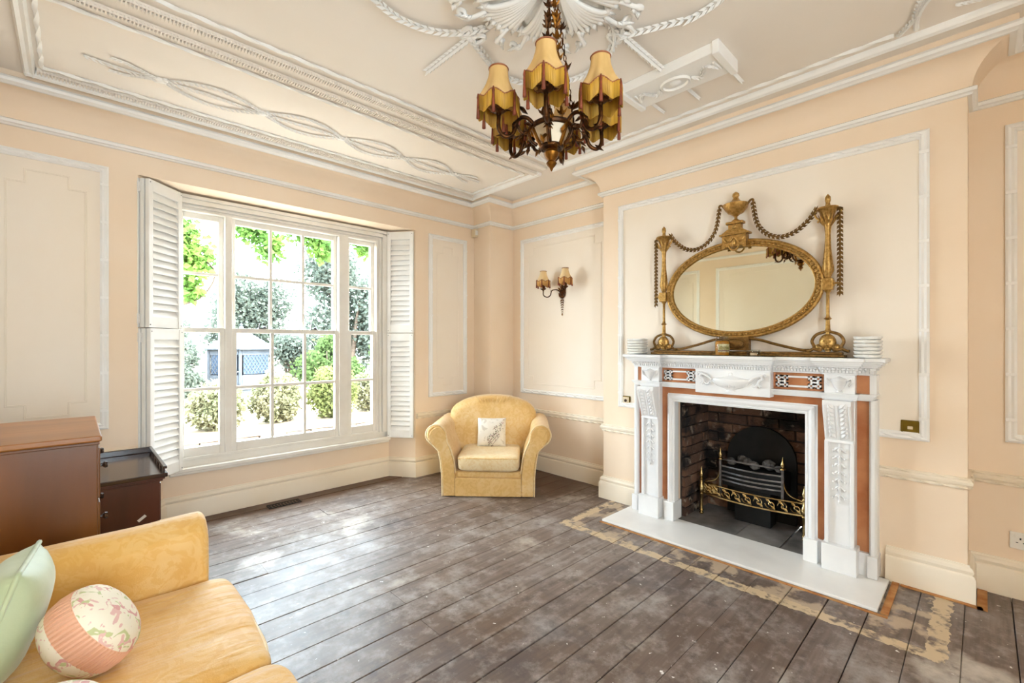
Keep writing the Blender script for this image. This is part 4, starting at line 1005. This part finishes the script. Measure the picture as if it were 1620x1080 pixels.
lat = {0: -162, 1: -100, 2: -40, 3: 16, 4: 72, 5: 138}
for k in range(6):
    th = R(lat[k]); fw = (math.cos(R(46)), math.sin(R(46))); rt = (math.sin(R(46)), -math.cos(R(46)))
    wx = math.cos(th)*rt[0]+math.sin(th)*fw[0]; wy = math.cos(th)*rt[1]+math.sin(th)*fw[1]; a = math.atan2(wy, wx)
    o = bpy.data.objects.new('arm', ame); COL.objects.link(o); o.parent = ch; o.rotation_euler = (0, 0, a)
    q = bpy.data.objects.new('candle_cup', cme); COL.objects.link(q); q.parent = o
    add_shade(ch, (.222*math.cos(a), .222*math.sin(a), .232), SHM, a+R(30)*0)
for k, (a, mm, r1) in enumerate(((R(46-180+28), BRONZEG, .075), (R(46+150), BRONZE, .075), (R(46-75), BRONZE, .10))):
    p0 = Vector((r1*math.cos(a), r1*math.sin(a), .18)); p1 = Vector((.012*math.cos(a), .012*math.sin(a), .765)); m = MB(); nl = 26
    for i in range(nl):
        c = p0+(p1-p0)*((i+.5)/nl); M_ = Matrix.Rotation(a+(PI/2 if i % 2 else 0), 3, 'Z')
        m.tube([c+M_@Vector((.0055*math.cos(2*PI*j/8), 0, .013*math.sin(2*PI*j/8))) for j in range(8)], .0022, 5, True)
        if i % 2 == 0 and k < 2 or i % 7 == 3:
            for j in range(5): b = 2*PI*j/5+i; m.leaf(c, (math.cos(b), math.sin(b), 1.0), (math.cos(b), math.sin(b), -.3), .034, .018, .4)
    L0('chain', m, mm)
L0('ceiling_hook', MB().lathe([(.03, .74), (.024, .732), (.010, .728), (.008, .72), (.001, .718)], (0, 0, 0), 12).tube([(.012*math.cos(2*PI*i/12), 0, .765+.012*math.sin(2*PI*i/12)) for i in range(12)], .004, 6, True))
# ------------------------------------------------------------------ wall sconces
SSM = shade_meshes(.031, .066, .105, .05, 'sconce', SHADEL, FRINGEL)
def sconce(loc, rz, label):
    s = root('wall_sconce', loc, rz); tag(s, label, 'wall light')
    P = lambda name, mb, m=BRONZE, p=None: put(name, mb, m, p or s, smooth=50, local=True)
    bp = P('backplate', MB().ell((0, -.006, .02), (.040, .014, .052), 14, 8).ell((0, -.016, .02), (.020, .014, .024), 10, 6).lathe([(.001, -.03), (.012, -.02), (.018, .0), (.010, .015), (.016, .03), (.001, .04)], (0, -.012, .085), 10))
    m = MB()
    for i in range(6):
        z = -.035-i*.024; w = .022-.0022*i
        for q in (-1, 1): m.leaf((0, -.006, z), (q*.7, -.1, -.7), (0, -1, 0), w*1.7, w*.8, .5)
    m.ell((0, -.008, -.185), (.007, .006, .014), 6, 4); put('husk_tail', m, BRONZEG, bp, smooth=50, local=True)
    m = MB()
    for q in (-1, 1): m.leaf((q*.02, -.008, -.02), (q*.5, 0, .9), (0, -1, 0), .06, .025, .5); m.leaf((q*.02, -.008, .05), (q*.7, 0, .7), (0, -1, 0), .05, .022, .5)
    put('leaf_mount', m, BRONZEG, bp, smooth=50, local=True)
    for q in (-1, 1):
        a = P('arm', MB().tube(bez([(0, -.015, .02), (q*.03, -.045, .055), (q*.075, -.075, .050), (q*.085, -.085, .005), (q*.110, -.105, -.015), (q*.138, -.128, .005), (q*.14, -.13, .05)], 36), .0058, 7).leaf((q*.08, -.08, .03), (q*.3, -.3, 1), (0, 0, 1), .04, .02, .5))
        cm = MB().lathe([(.001, 0), (.008, 0), (.010, .010), (.024, .016), (.026, .022), (.009, .024), (.009, .06), (.001, .06)], (q*.14, -.13, .045), 12)
        for k in range(5): b = 2*PI*k/5; cm.leaf((q*.14, -.13, .062), (math.cos(b), math.sin(b), .2), (0, 0, 1), .04, .02, .4)
        put('candle_cup', cm, BRONZE, a, smooth=50, local=True)
        add_shade(s, (q*.14, -.13, .135), SSM, 0)
sconce((XE-.003, 2.89, 1.778), R(-90), 'two-arm wall sconce with fringed cream shades above the armchair')
# ------------------------------------------------------------------ armchair
ac = root('armchair', (2.540, 2.924, 0), R(-46.3)); tag(ac, 'yellow upholstered armchair with rolled arms in the corner', 'armchair')
A = lambda name, mb, m=YELCH, p=None, **k: put(name, mb, m, p or ac, local=True, **k)
A('base', MB().box(-.285, .012, .004, .285, .70, .215), bevel=.012, seg=3)
A('front_panel', MB().box(-.283, -.006, .003, .283, .03, .160), bevel=.008, seg=3)
A('seat_rail', MB().box(-.262, .0, .165, .262, .04, .212), bevel=.01, seg=3)
def arm_poly(sg, g=0.0):
    pts = [(.275-g, .004), (.392+g, .004), (.396+g, .18), (.408+g, .30), (.428+g, .39)]
    pts += [(.448+(.086+g)*math.cos(R(t)), .525+(.086+g)*math.sin(R(t))) for t in range(-62, 181, 18)]
    pts += [(.352-g, .47), (.318-g, .40), (.292-g, .31), (.278-g, .2)]
    return [(sg*x, z) for x, z in pts]
for sg in (-1, 1):
    a = A('arm', MB().prism(arm_poly(sg), 'y', .012, .72), bevel=.022, seg=4, smooth=60)
    A('arm_front', MB().prism([(sg*.333+(x-sg*.333)*.86, .004+(z-.004)*.965) for x, z in arm_poly(sg)], 'y', -.004, .02), p=a, bevel=.008, seg=3, smooth=60)
    A('piping', MB().tube([(x, .004, z) for x, z in arm_poly(sg)[1:]], .0065, 6), YELPALE, p=a, smooth=60)
bk = [(-.40, .18), (.40, .18), (.425, .50), (.425, .60)]+[(.425*math.cos(R(t)), .60+.205*math.sin(R(t))**.8) for t in range(10, 171, 10)]+[(-.425, .60), (-.425, .50)]
m = MB().prism([(x, z) for x, z in bk], 'y', 0, .24); m.v = [(x*(1-.05*(y > .1)), y+.44+.10*(z-.3), z) for x, y, z in m.v]
A('backrest', m, bevel=.075, seg=6, smooth=60)
gt = MB()
for k in range(-4, 5): gt.tube(bez([(k*.03, .486, .74), (k*.036+.01*math.sin(k), .487, .775), (k*.042, .51, .80)], 8), [.002+.004*math.sin(PI*i/8) for i in range(9)], 5)
stuff(A('gathers', gt, smooth=60))
A('seat_cushion', MB().sup((0, .235, .285), (.265, .275, .072), .32, .22, 48, 16, None, .035, 7), YELPALE, smooth=80)
pc = [(x, y, .315) for x, y in [(-.245, -.028), (.245, -.028)]]
A('cushion_piping', MB().tube([(-.255, -.026, .330), (-.12, -.033, .334), (0, -.035, .333), (.12, -.033, .334), (.255, -.026, .330)], .0055, 6), smooth=60)
def pillow(w, h, t, n=18, p=3.0, wr=.004):
    """soft square cushion standing in the local x-z plane"""
    m = MB(); vs = []; fc = []
    for s in (-1, 1):
        for i in range(n+1):
            for j in range(n+1):
                u = -1+2*i/n; v = -1+2*j/n
                k = max(0, (1-abs(u)**p)*(1-abs(v)**p))**.55
                pin = 1-.06*(1-abs(u*v))*(abs(u)**6+abs(v)**6)*.5
                q = Vector((u*w/2*pin, s*(t/2*k+.001), v*h/2*pin)); q.y += wr*noise.noise(Vector((u*3, v*3, s*2)))*k
                vs.append(q)
    N = (n+1)**2
    for s in (0, 1):
        for i in range(n):
            for j in range(n): a = s*N+i*(n+1)+j; q = (a, a+1, a+n+2, a+n+1); fc.append(q if s else q[::-1])
    rim = [i*(n+1) for i in range(n+1)]+[n*(n+1)+j for j in range(1, n+1)]+[i*(n+1)+n for i in range(n-1, -1, -1)]+[j for j in range(n-1, 0, -1)]
    for a, b_ in zip(rim, rim[1:]+rim[:1]): fc.append((a, b_, b_+N, a+N))
    return m.add(vs, fc)
def rimpts(w, h, n=18, p=3.0):
    pts = []
    for i in range(4*n):
        s = i/n; k = int(s); f = -1+2*(s-k)
        u, v = ((f, -1), (1, f), (-f, 1), (-1, -f))[k]
        pin = 1-.06*(1-abs(u*v))*(abs(u)**6+abs(v)**6)*.5; pts.append((u*w/2*pin, 0, v*h/2*pin))
    return pts
cu = put('scatter_cushion', pillow(.265, .265, .11), FLORC, smooth=80); tag(cu, 'small cream cushion with embroidered flowers propped on the armchair', 'cushion')
ac_m = ROOTM[ac.name]
cu.matrix_world = ac_m @ Matrix.Translation((.0, .375, .478)) @ Matrix.Rotation(R(-14), 4, 'X')
em = MB(); rr = random.Random(9)
FLW = mat('grey_green_embroidery', '#8a8468', '#a89a8c', 40, rough=.8); FLW2 = mat('pink_embroidery', '#c9a79c', '#b98f86', 40, rough=.8)
def ys(u, v): return -(.055*max(0, (1-abs(u)**3)*(1-abs(v)**3))**.55+.0035)
em2 = MB()
for i in range(75):
    t = rr.random(); x = -.02+.13*t+rr.uniform(-.025, .02); z = -.10+.19*t**.8+rr.uniform(-.05, .035)
    if abs(x) > .118 or abs(z) > .118: continue
    y = ys(x/.1325, z/.1325); a = rr.uniform(0, 6.28)
    (em if i % 3 else em2).leaf((x, y, z), (math.cos(a), 0, math.sin(a)), (0, -1, 0), rr.uniform(.010, .020), .009, .2)
for k in range(3): em.tube([(-.03+.03*i+.01*k, ys((-.03+.03*i+.01*k)/.1325, (-.10+.035*i-.02*k)/.1325), -.10+.035*i-.02*k) for i in range(4)], .0016, 5)
stuff(put('embroidery', em, FLW, cu, local=True)); stuff(put('flower_heads', em2, FLW2, cu, local=True))
# ------------------------------------------------------------------ sofa
so = root('sofa', (0, 1.37, 0)); tag(so, 'yellow damask two-seat sofa in the left foreground', 'sofa')
put('base', MB().box(-.42, .58, .004, .34, 2.15, .30), YELSO, so, bevel=.02, seg=3)
for y0, y1, nm in ((1.985, 2.185, 1), (.555, .755, -1)):
    m = MB(); n = 14; yc = (y0+y1)/2
    prof = [(y0+.02, .06), (y0, .30), (y0-.005, .46), (y0-.005, .56)]+[(yc+(.105)*math.cos(R(t)), .56+.098*math.sin(R(t))) for t in range(165, -1, -15)]+[(y1-.01, .46), (y1-.02, .06)]
    k = len(prof); xs_ = [-.40+.765*i/n for i in range(n+1)]
    for i, x in enumerate(xs_):
        sag = .010*math.sin(PI*i/n)+.004*noise.noise(Vector((x*9, yc, 0)))
        for a, z in prof: m.v.append((x, a, z-sag*(z > .3)))
    for i in range(n):
        for q in range(k): m.f.append((i*k+q, i*k+(q+1)%k, (i+1)*k+(q+1)%k, (i+1)*k+q))
    m.f += [tuple(range(k)), tuple(n*k+q for q in range(k))]
    a_ = put('arm', m, YELSO, so, bevel=.022, seg=4, smooth=70)
m = MB().box(-.44, .60, .05, -.26, 2.16, .74); put('backrest', m, YELPALE, so, bevel=.06, seg=5, smooth=60)
for y0, y1 in ((1.355, 1.980), (.76, 1.352)):
    put('seat_cushion', MB().sup((.115, (y0+y1)/2, .372), (.305, (y1-y0)/2, .085), .36, .2, 72, 26, None, .05, 5), YELSO, so, smooth=80)
    put('cushion_piping', MB().tube(bez([(.380, y0+.015, .42), (.403, y0+.10, .428), (.407, (y0+y1)/2, .430), (.403, y1-.10, .428), (.380, y1-.015, .42)], 24), .006, 6), YELPALE, so, smooth=60)
    put('back_cushion', MB().sup((-.248, (y0+y1)/2, .60), (.04, (y1-y0)/2-.01, .17), .5, .35, 40, 20, Matrix.Rotation(R(-8), 3, 'Y'), .05, 5), YELPALE, so, smooth=80)
# cushions on the sofa
gp = put('scatter_cushion', pillow(.30, .30, .15, 22), GREENF, smooth=80); tag(gp, 'square pale green silk cushion leaning at the sofa arm', 'cushion')
gp.matrix_world = Matrix.Translation((-.128, 1.745, .596)) @ Matrix.Rotation(R(84), 4, 'Z') @ Matrix.Rotation(R(18), 4, 'X') @ Matrix.Rotation(R(4), 4, 'Y')
put('piping', MB().tube(rimpts(.30, .30, 22), .006, 6, True), GREENF, gp, smooth=60, local=True)
def round_cushion(loc, rot, label, r=.106, t=.082):
    m = MB().sup((0, 0, 0), (r, r, t), .72, 1, 40, 18, None, .02, 8)
    o = put('round_cushion', m, FLOR, smooth=80); o.location = loc; o.rotation_euler = rot; tag(o, label, 'cushion', 'round chintz cushions')
    pl = MB()
    for k in range(56):
        a = 2*PI*k/56; pl.tube([((r+.001)*math.cos(a+.012*q)*(1-.012*abs(q)), (r+.001)*math.sin(a+.012*q)*(1-.012*abs(q)), .0095*q) for q in (-3, -2, -1, 0, 1, 2, 3)], .0035, 5)
    put('pleated_band', pl, mat('salmon_chintz_%d' % len(bpy.data.materials), '#e8b394', '#dfa583', 12, rough=.7), o, local=True, smooth=60)
    return o
round_cushion((.036, 1.600, .562), Vector((.79, -.135, .58)).to_track_quat('Z', 'Y').to_euler(), 'round floral cushion with salmon pleated band, beside green cushion')
round_cushion((-.02, 1.270, .535), (R(12), R(25), 0), 'round floral cushion cut off by the bottom edge of the photo', .085, .068)
# ------------------------------------------------------------------ wooden chest and side table
cb = root('chest_of_drawers', (-.19, 2.62, 0)); tag(cb, 'tall polished mahogany chest seen side-on behind the sofa', 'chest')
put('carcass', MB().box(-.43, 2.315, .03, .068, 2.94, .925), MAHOG, cb, bevel=.003)
put('top', MB().box(-.44, 2.295, .935, .080, 2.955, .957), MAHTOP, cb, bevel=.006, seg=3)
put('top_moulding', MB().box(-.435, 2.305, .923, .074, 2.948, .935), MAHOG, cb, bevel=.003)
put('plinth', MB().box(-.43, 2.308, 0, .074, 2.946, .06), MAHOG, cb, bevel=.004)
for i in range(4):
    z = .10+i*.205
    d = put('drawer', MB().box(.066, 2.335, z, .076, 2.92, z+.19), MAHOG, cb, bevel=.003)
    for y in (2.46, 2.79): put('knob', MB().lathe([(.001, 0), (.006, 0), (.006, .010), (.014, .018), (.012, .026), (.001, .028)], (.076, y, z+.10), 12, Matrix.Rotation(R(90), 3, 'Y')), DARKW, d, smooth=40)
st = root('side_table', (.13, 3.36, 0)); tag(st, 'dark wood bedside cabinet with gallery top below the shutter', 'side table')
put('cabinet', MB().box(-.10, 3.07, .03, .338, 3.66, .570), MAHRED, st, bevel=.003)
put('plinth', MB().box(-.105, 3.062, 0, .345, 3.665, .05), MAHRED, st, bevel=.003)
put('top', MB().box(-.12, 3.035, .590, .368, 3.70, .612), DARKW, st, bevel=.004)
put('top_moulding', MB().box(-.112, 3.048, .578, .358, 3.69, .592).box(-.106, 3.058, .566, .350, 3.68, .580), MAHRED, st, bevel=.004)
rl = put('gallery', MB().box(.348, 3.045, .632, .366, 3.70, .646).box(-.12, 3.682, .612, .366, 3.70, .646), DARKW, st, bevel=.003)
for i in range(6): put('gallery_spindle', MB().box(.352, 3.09+i*.112, .612, .362, 3.125+i*.112, .634), DARKW, st)
for z in (.12, .35):
    d = put('drawer', MB().box(.336, 3.09, z, .344, 3.64, z+.20), MAHRED, st, bevel=.003)
    put('knob', MB().lathe([(.001, 0), (.006, 0), (.006, .010), (.013, .018), (.001, .026)], (.344, 3.36, z+.10), 12, Matrix.Rotation(R(90), 3, 'Y')), BRASS, d, smooth=40)
m = MB().box(-.020, -.0005, -.007, .020, .0005, .007); tg = put('paper_tag', m, PLAST); tg.location = (.262, 3.068, .385); tg.rotation_euler = (0, R(-38), 0)
tag(tg, 'small white paper tag stuck on the side of the bedside cabinet', 'tag')
# ------------------------------------------------------------------ small fittings
s = root('alarm_sensor', (3.14, 3.835, 2.50)); tag(s, 'small ivory alarm sensor below the cornice in the corner', 'sensor')
put('housing', MB().box(3.115, 3.80, 2.455, 3.165, 3.868, 2.545), IVORY, s, bevel=.008, seg=3)
put('lens', MB().box(3.122, 3.796, 2.475, 3.158, 3.802, 2.525), PLAST, s, bevel=.004)
s = root('bell_push', (3.245, 2.018, .842)); tag(s, 'square brass bell push plate left of the fireplace', 'bell push')
put('plate', MB().box(3.238, 1.982, .806, 3.249, 2.054, .878), OLDBR, s, bevel=.004)
put('inner_plate', MB().box(3.233, 1.990, .814, 3.239, 2.046, .870), IVORY, s, bevel=.003)
put('button', MB().lathe([(.012, 0), (.012, .006), (.008, .010), (.001, .011)], (3.233, 2.018, .842), 14, Matrix.Rotation(R(-90), 3, 'Y')), DARKW, s, smooth=40)
s = root('brass_socket', (3.245, .272, .852)); tag(s, 'aged brass wall socket plate right of the fireplace', 'socket')
put('plate', MB().box(3.238, .232, .815, 3.249, .312, .889), OLDBR, s, bevel=.003)
put('rim', MB().box(3.235, .236, .819, 3.239, .308, .823).box(3.235, .236, .881, 3.239, .308, .885).box(3.235, .236, .819, 3.239, .240, .885).box(3.235, .304, .819, 3.239, .308, .885), OLDBR, s)
put('outlet', MB().box(3.233, .262, .842, 3.239, .284, .858), IVORY, s, bevel=.002)
s = root('plug_socket', (3.485, -.165, .293)); tag(s, 'white plastic double plug socket above skirting at right edge', 'socket')
put('plate', MB().box(3.478, -.238, .250, 3.489, -.094, .336), PLAST, s, bevel=.004)
for y in (-.132, -.200):
    put('pin_slot', MB().box(3.4772, y-.003, .300, 3.4785, y+.003, .310), DARK, s)
    for q in (-.012, .012): put('pin_slot', MB().box(3.4772, y+q-.004, .283, 3.4785, y+q+.004, .287), DARK, s)
    put('rocker', MB().box(3.474, y+.018, .309, 3.479, y+.028, .323), PLAST, s, bevel=.002)
s = root('floor_vent', (1.237, 3.96, 0)); tag(s, 'black iron vent grille in the floor under the window', 'vent')
put('frame', MB().box(1.115, 3.90, .001, 1.36, 3.906, .006).box(1.115, 3.984, .001, 1.36, 3.99, .006).box(1.115, 3.906, .001, 1.122, 3.984, .006).box(1.353, 3.906, .001, 1.36, 3.984, .006), IRON, s)
for i in range(10): put('slat', MB().box(1.13+i*.023, 3.906, .001, 1.138+i*.023, 3.984, .005), IRON, s)
# ------------------------------------------------------------------ garden
GZ = -.45
gr = struct('ground', MB().box(-25, 4.3, GZ-.2, 40, 45, GZ), GRAVEL, 'pale sunlit gravel ground of the garden', 'ground')
raised = struct('garden_bed', MB().box(-12, 7.3, GZ, 20, 40, .02), mat('bed_soil', '#6b5c48', '#8a7a60', 4, rough=1), 'raised planting bed behind the low stone wall', 'flower bed')
wl = root('garden_wall', (1.5, 7.2, GZ)); tag(wl, 'low pale stone wall edging the garden bed', 'wall')
rr = random.Random(21)
sms = []
for i in range(6):
    m = MB().box(0, 0, 0, .34, .2, .105); m.v = [(p[0]+rr.uniform(-.012, .012), p[1]+rr.uniform(-.012, .012), p[2]+rr.uniform(-.01, .01)) for p in m.v]; me = m.mesh('stone'); me.materials.append(STONE); sms.append(me)
for r_ in range(4):
    for i in range(18):
        o = bpy.data.objects.new('stone', rr.choice(sms)); COL.objects.link(o); o.parent = wl; o.location = (-2.6+i*.355+(r_ % 2)*.17, -.1+rr.uniform(-.01, .01), r_*.115)
put('coping', MB().box(-1.2, 7.06, .012, 5.4, 7.34, .06), STONE, wl, bevel=.01)
def leaves(c, r, n, ls, seed, shell=.55, flat=0):
    """n folded leaves through an ellipsoid"""
    q = random.Random(seed); vs = []; fs = []
    for i in range(n):
        while 1:
            d = Vector((q.uniform(-1, 1), q.uniform(-1, 1), q.uniform(-1, 1)))
            if .05 < d.length < 1: break
        d = d.normalized()*(shell+(1-shell)*q.random())
        k = 1+.28*noise.noise(d*2.2+Vector((seed, 0, 0)))+.14*noise.noise(d*6)
        p = Vector((c[0]+d.x*r[0]*k, c[1]+d.y*r[1]*k, c[2]+d.z*r[2]*k))
        a = Vector((q.gauss(0, 1), q.gauss(0, 1), q.gauss(0, .7)-.3)).normalized(); b = a.cross(Vector((q.gauss(0, 1), q.gauss(0, 1), q.gauss(0, 1)))).normalized(); s = ls*q.uniform(.6, 1.3); w = s*.36; nn = a.cross(b)*w*.35
        i0 = len(vs); vs += [p, p+a*s*.5+b*w+nn, p+a*s, p+a*s*.5-b*w+nn]; fs += [(i0, i0+1, i0+2), (i0, i0+2, i0+3)]
    return vs, fs
def shrub(name, c, r, n, ls, m, label, cat='shrub', group=None, stems=4, seed=1, base=None, blobs=None):
    o = root(name, (c[0], c[1], base if base is not None else c[2]-r[2])); tag(o, label, cat, group)
    mb = MB(); q = random.Random(seed)
    if blobs:
        for k in range(blobs):
            a = q.uniform(0, 6.28); e = q.uniform(.2, .62); cc = (c[0]+r[0]*e*math.cos(a), c[1]+r[1]*e*math.sin(a), c[2]+r[2]*q.uniform(-.5, .6)); f = q.uniform(.32, .5)
            v, f_ = leaves(cc, (r[0]*f, r[1]*f, r[2]*f), n//blobs, ls, seed*31+k, .45); mb.add(v, f_)
    else:
        v, f_ = leaves(c, r, n, ls, seed); mb.add(v, f_)
    stuff(put('foliage', mb, m, o, recalc=False))
    b0 = base if base is not None else c[2]-r[2]
    for k in range(stems):
        a = 6.28*k/max(stems, 1)+seed
        put('stem', MB().tube([(c[0]+.06*r[0]*math.cos(a), c[1]+.06*r[1]*math.sin(a), b0), (c[0]+.25*r[0]*math.cos(a), c[1]+.25*r[1]*math.sin(a), c[2]-r[2]*.2), (c[0]+.45*r[0]*math.cos(a), c[1]+.45*r[1]*math.sin(a), c[2]+r[2]*.4)], [.05*r[0]+.01, .03*r[0]+.006, .008], 6), BARK, o, smooth=60)
    return o
# near flowering shrubs above the wall
sh = 'flowering shrubs along the garden wall'
for i, (x, y, z, rx, rz, lab) in enumerate(((.78, 8.3, .34, .36, .36, 'pale flowering shrub at the left edge of the window view'), (1.55, 8.0, .36, .37, .38, 'pale flowering shrub seen through the left window light'),
        (2.42, 8.1, .42, .40, .42, 'pale flowering shrub below the summerhouse'), (3.30, 7.95, .46, .40, .48, 'yellow-green feathery shrub at the middle of the centre light'),
        (4.20, 8.3, .38, .40, .38, 'pale feathery shrub at the right of the centre light'), (5.10, 8.6, .36, .40, .38, 'pale shrub in the lower right window light'))):
    shrub('flowering_shrub', (x, y, z), (rx, .36, rz), 4200, .065, LEAFP if i != 3 else leafmat('feathery_leaf', '#7c7e50', '#62683e'), lab, 'shrub', sh, 4, 10+i, .02)
shrub('laurel_bush', (4.75, 11.8, .72), (1.0, 1.0, 1.0), 9000, .10, LEAFG, 'big rounded green bush right of the summerhouse', seed=31, blobs=10, base=.02)
shrub('laurel_bush', (6.75, 11.8, .68), (.95, 1.0, 1.0), 8000, .10, LEAFG, 'green bush seen through the right window light', seed=33, blobs=8, base=.02)
shrub('hedge_bush', (1.72, 13.0, .75), (.75, .9, 1.05), 8000, .10, LEAFB, 'blue-green bush left of the garden summerhouse', seed=35, blobs=8, base=.02)
shrub('hedge_bush', (5.0, 15.2, .85), (.95, .8, 1.2), 7000, .11, LEAFB, 'dark blue-green bush just right of the summerhouse', seed=37, blobs=8, base=.02)
tr = 'tall trees behind the garden'
for i, (x, y, z, rx, rz, lab) in enumerate(((5.9, 23.5, 2.6, 1.9, 2.6, 'hazy blue-green tree behind the middle of the centre light'), (7.9, 17.5, 2.7, 1.9, 2.7, 'tall blue-green tree behind the right side of the centre light'),
        (12.4, 17.5, 3.9, 1.7, 4.0, 'tallest blue-green tree behind the right window light'), (1.3, 23.0, 1.4, 1.7, 1.4, 'low distant tree beyond the left window light'), (2.9, 28.5, 1.8, 1.6, 1.8, 'low distant tree left of the summerhouse roof'))):
    shrub('garden_tree', (x, y, z), (rx, 1.8, rz), 14000, .17, LEAFB, lab, 'tree', tr, 3, 50+i, .02, 14)
# branches of a near tree hanging into view
nt = root('overhanging_tree', (-.6, 8.6, GZ)); tag(nt, 'broad-leaved tree with bright green branches hanging across the window top', 'tree')
put('trunk', MB().tube([(-1.2, 8.6, GZ), (-1.1, 8.6, 1.6), (-.5, 8.3, 3.0), (.6, 7.8, 3.9)], [.16, .13, .10, .07], 8), BARK, nt, smooth=60)
q = random.Random(77)
for k, (pts, cl) in enumerate((
        ([(-.8, 8.4, 2.6), (.2, 7.6, 2.9), (.9, 7.2, 2.75), (1.25, 7.1, 2.5)], [((.92, 7.2, 2.72), .30, .30, 520), ((1.12, 7.1, 2.42), .26, .28, 380)]),
        ([(.9, 7.25, 2.65), (1.35, 7.1, 2.3), (1.25, 7.15, 1.95), (1.02, 7.2, 1.80)], [((1.10, 7.15, 2.02), .16, .20, 160)]),
        ([(.6, 7.8, 3.9), (1.6, 7.3, 3.6), (2.2, 7.2, 3.15)], [((1.82, 7.2, 3.02), .30, .28, 520), ((2.05, 7.15, 2.72), .22, .26, 260)]),
        ([(1.2, 7.5, 3.75), (2.6, 7.3, 3.6), (3.4, 7.2, 3.2)], [((2.55, 7.2, 3.12), .36, .30, 620), ((2.80, 7.2, 2.82), .22, .26, 260)]),
        ([(2.2, 7.4, 3.65), (3.6, 7.4, 3.6), (4.2, 7.3, 3.3)], [((3.30, 7.25, 3.22), .38, .30, 620), ((3.62, 7.3, 2.98), .26, .22, 280)]))):
    br = put('branch', MB().tube(bez(pts, 14), .014, 6), BARK, nt, smooth=60)
    mb = MB()
    for c, r1, r2, n in cl:
        v, f_ = leaves(c, (r1, r1*.8, r2), int(n*1.7), .095, 90+k, .15); mb.add(v, f_)
    stuff(put('leaves', mb, LEAFY, br, recalc=False))
# summerhouse
sx, sy2 = 3.30, 14.0
su = root('summerhouse', (sx, sy2, .02)); tag(su, 'grey timber summerhouse with latticed windows among the bushes', 'summerhouse')
hexp = [(sx+.82*math.cos(R(a)), sy2+.82*math.sin(R(a))) for a in range(15, 375, 60)]
put('floor_slab', MB().prism(hexp, 'z', .02, .12), SHED, su)
roof = MB()
ev = [(sx+.97*math.cos(R(a)), sy2+.97*math.sin(R(a)), 1.16) for a in range(15, 375, 60)]
for k in range(6):
    a = Vector(ev[k]); c = Vector(ev[(k+1)%6]); ap = Vector((sx, sy2, 1.72))
    for j in range(6):
        t0, t1 = j/6, (j+1)/6
        q0 = a+(ap-a)*t0; q1 = c+(ap-c)*t0; q2 = c+(ap-c)*t1; q3 = a+(ap-a)*t1; up = Vector((0, 0, .03))
        put('roof_course', MB().add([q0, q1, q2+up*-.2, q3+up*-.2, q0+up, q1+up, q2+up*.4, q3+up*.4], [(0,3,2,1),(4,5,6,7),(0,1,5,4),(1,2,6,5),(2,3,7,6),(3,0,4,7)]), SHED, su)
put('roof_finial', MB().lathe([(.05, 1.70), (.06, 1.76), (.02, 1.79), (.04, 1.83), (.001, 1.87)], (sx, sy2, 0), 10), SHED, su, smooth=40)
for k in range(6):
    a = Vector((*hexp[k], 0)); c = Vector((*hexp[(k+1)%6], 0)); d = (c-a).normalized(); n_ = Vector((d.y, -d.x, 0))
    put('post', MB().tube([a+Vector((0, 0, .1)), a+Vector((0, 0, 1.17))], .04, 6), SHED, su)
    def slab(t0, t1, z0, z1, th=.02):
        p0, p1 = a+d*t0, a+d*t1; v = []
        for z in (z0, z1): v += [p0-n_*th+Vector((0, 0, z)), p1-n_*th+Vector((0, 0, z)), p1+n_*th+Vector((0, 0, z)), p0+n_*th+Vector((0, 0, z))]
        return MB().add(v, [(0,3,2,1),(4,5,6,7),(0,1,5,4),(1,2,6,5),(2,3,7,6),(3,0,4,7)])
    put('wall_panel', slab(0.04, .78, .12, .50), SHED, su); put('head_rail', slab(.04, .78, 1.02, 1.16), SHED, su)
    put('pane', slab(.08, .74, .52, 1.02, .004), mat('shed_glass_%d' % k, '#3d4a5c', rough=.2), su)
    lt = MB()
    for i in range(-5, 9):
        for sg in (-1, 1):
            pts = []
            for t, z in ((.08+i*.09, .52), (.08+i*.09+.5*.62, 1.02)):
                tt = t if sg > 0 else .82-t
                pts.append((tt, z))
            (t0, z0), (t1, z1) = pts
            f0, f1 = 0, 1
            lo, hi = .08, .74
            if t1 != t0:
                fa, fb = sorted(((lo-t0)/(t1-t0), (hi-t0)/(t1-t0))); f0, f1 = max(0, fa), min(1, fb)
            if f1-f0 < .05: continue
            P0 = a+d*(t0+(t1-t0)*f0)+Vector((0, 0, z0+(z1-z0)*f0)); P1 = a+d*(t0+(t1-t0)*f1)+Vector((0, 0, z0+(z1-z0)*f1))
            lt.tube([P0+n_*.012, P1+n_*.012], .009, 4)
    put('lattice', lt, SHED, su)
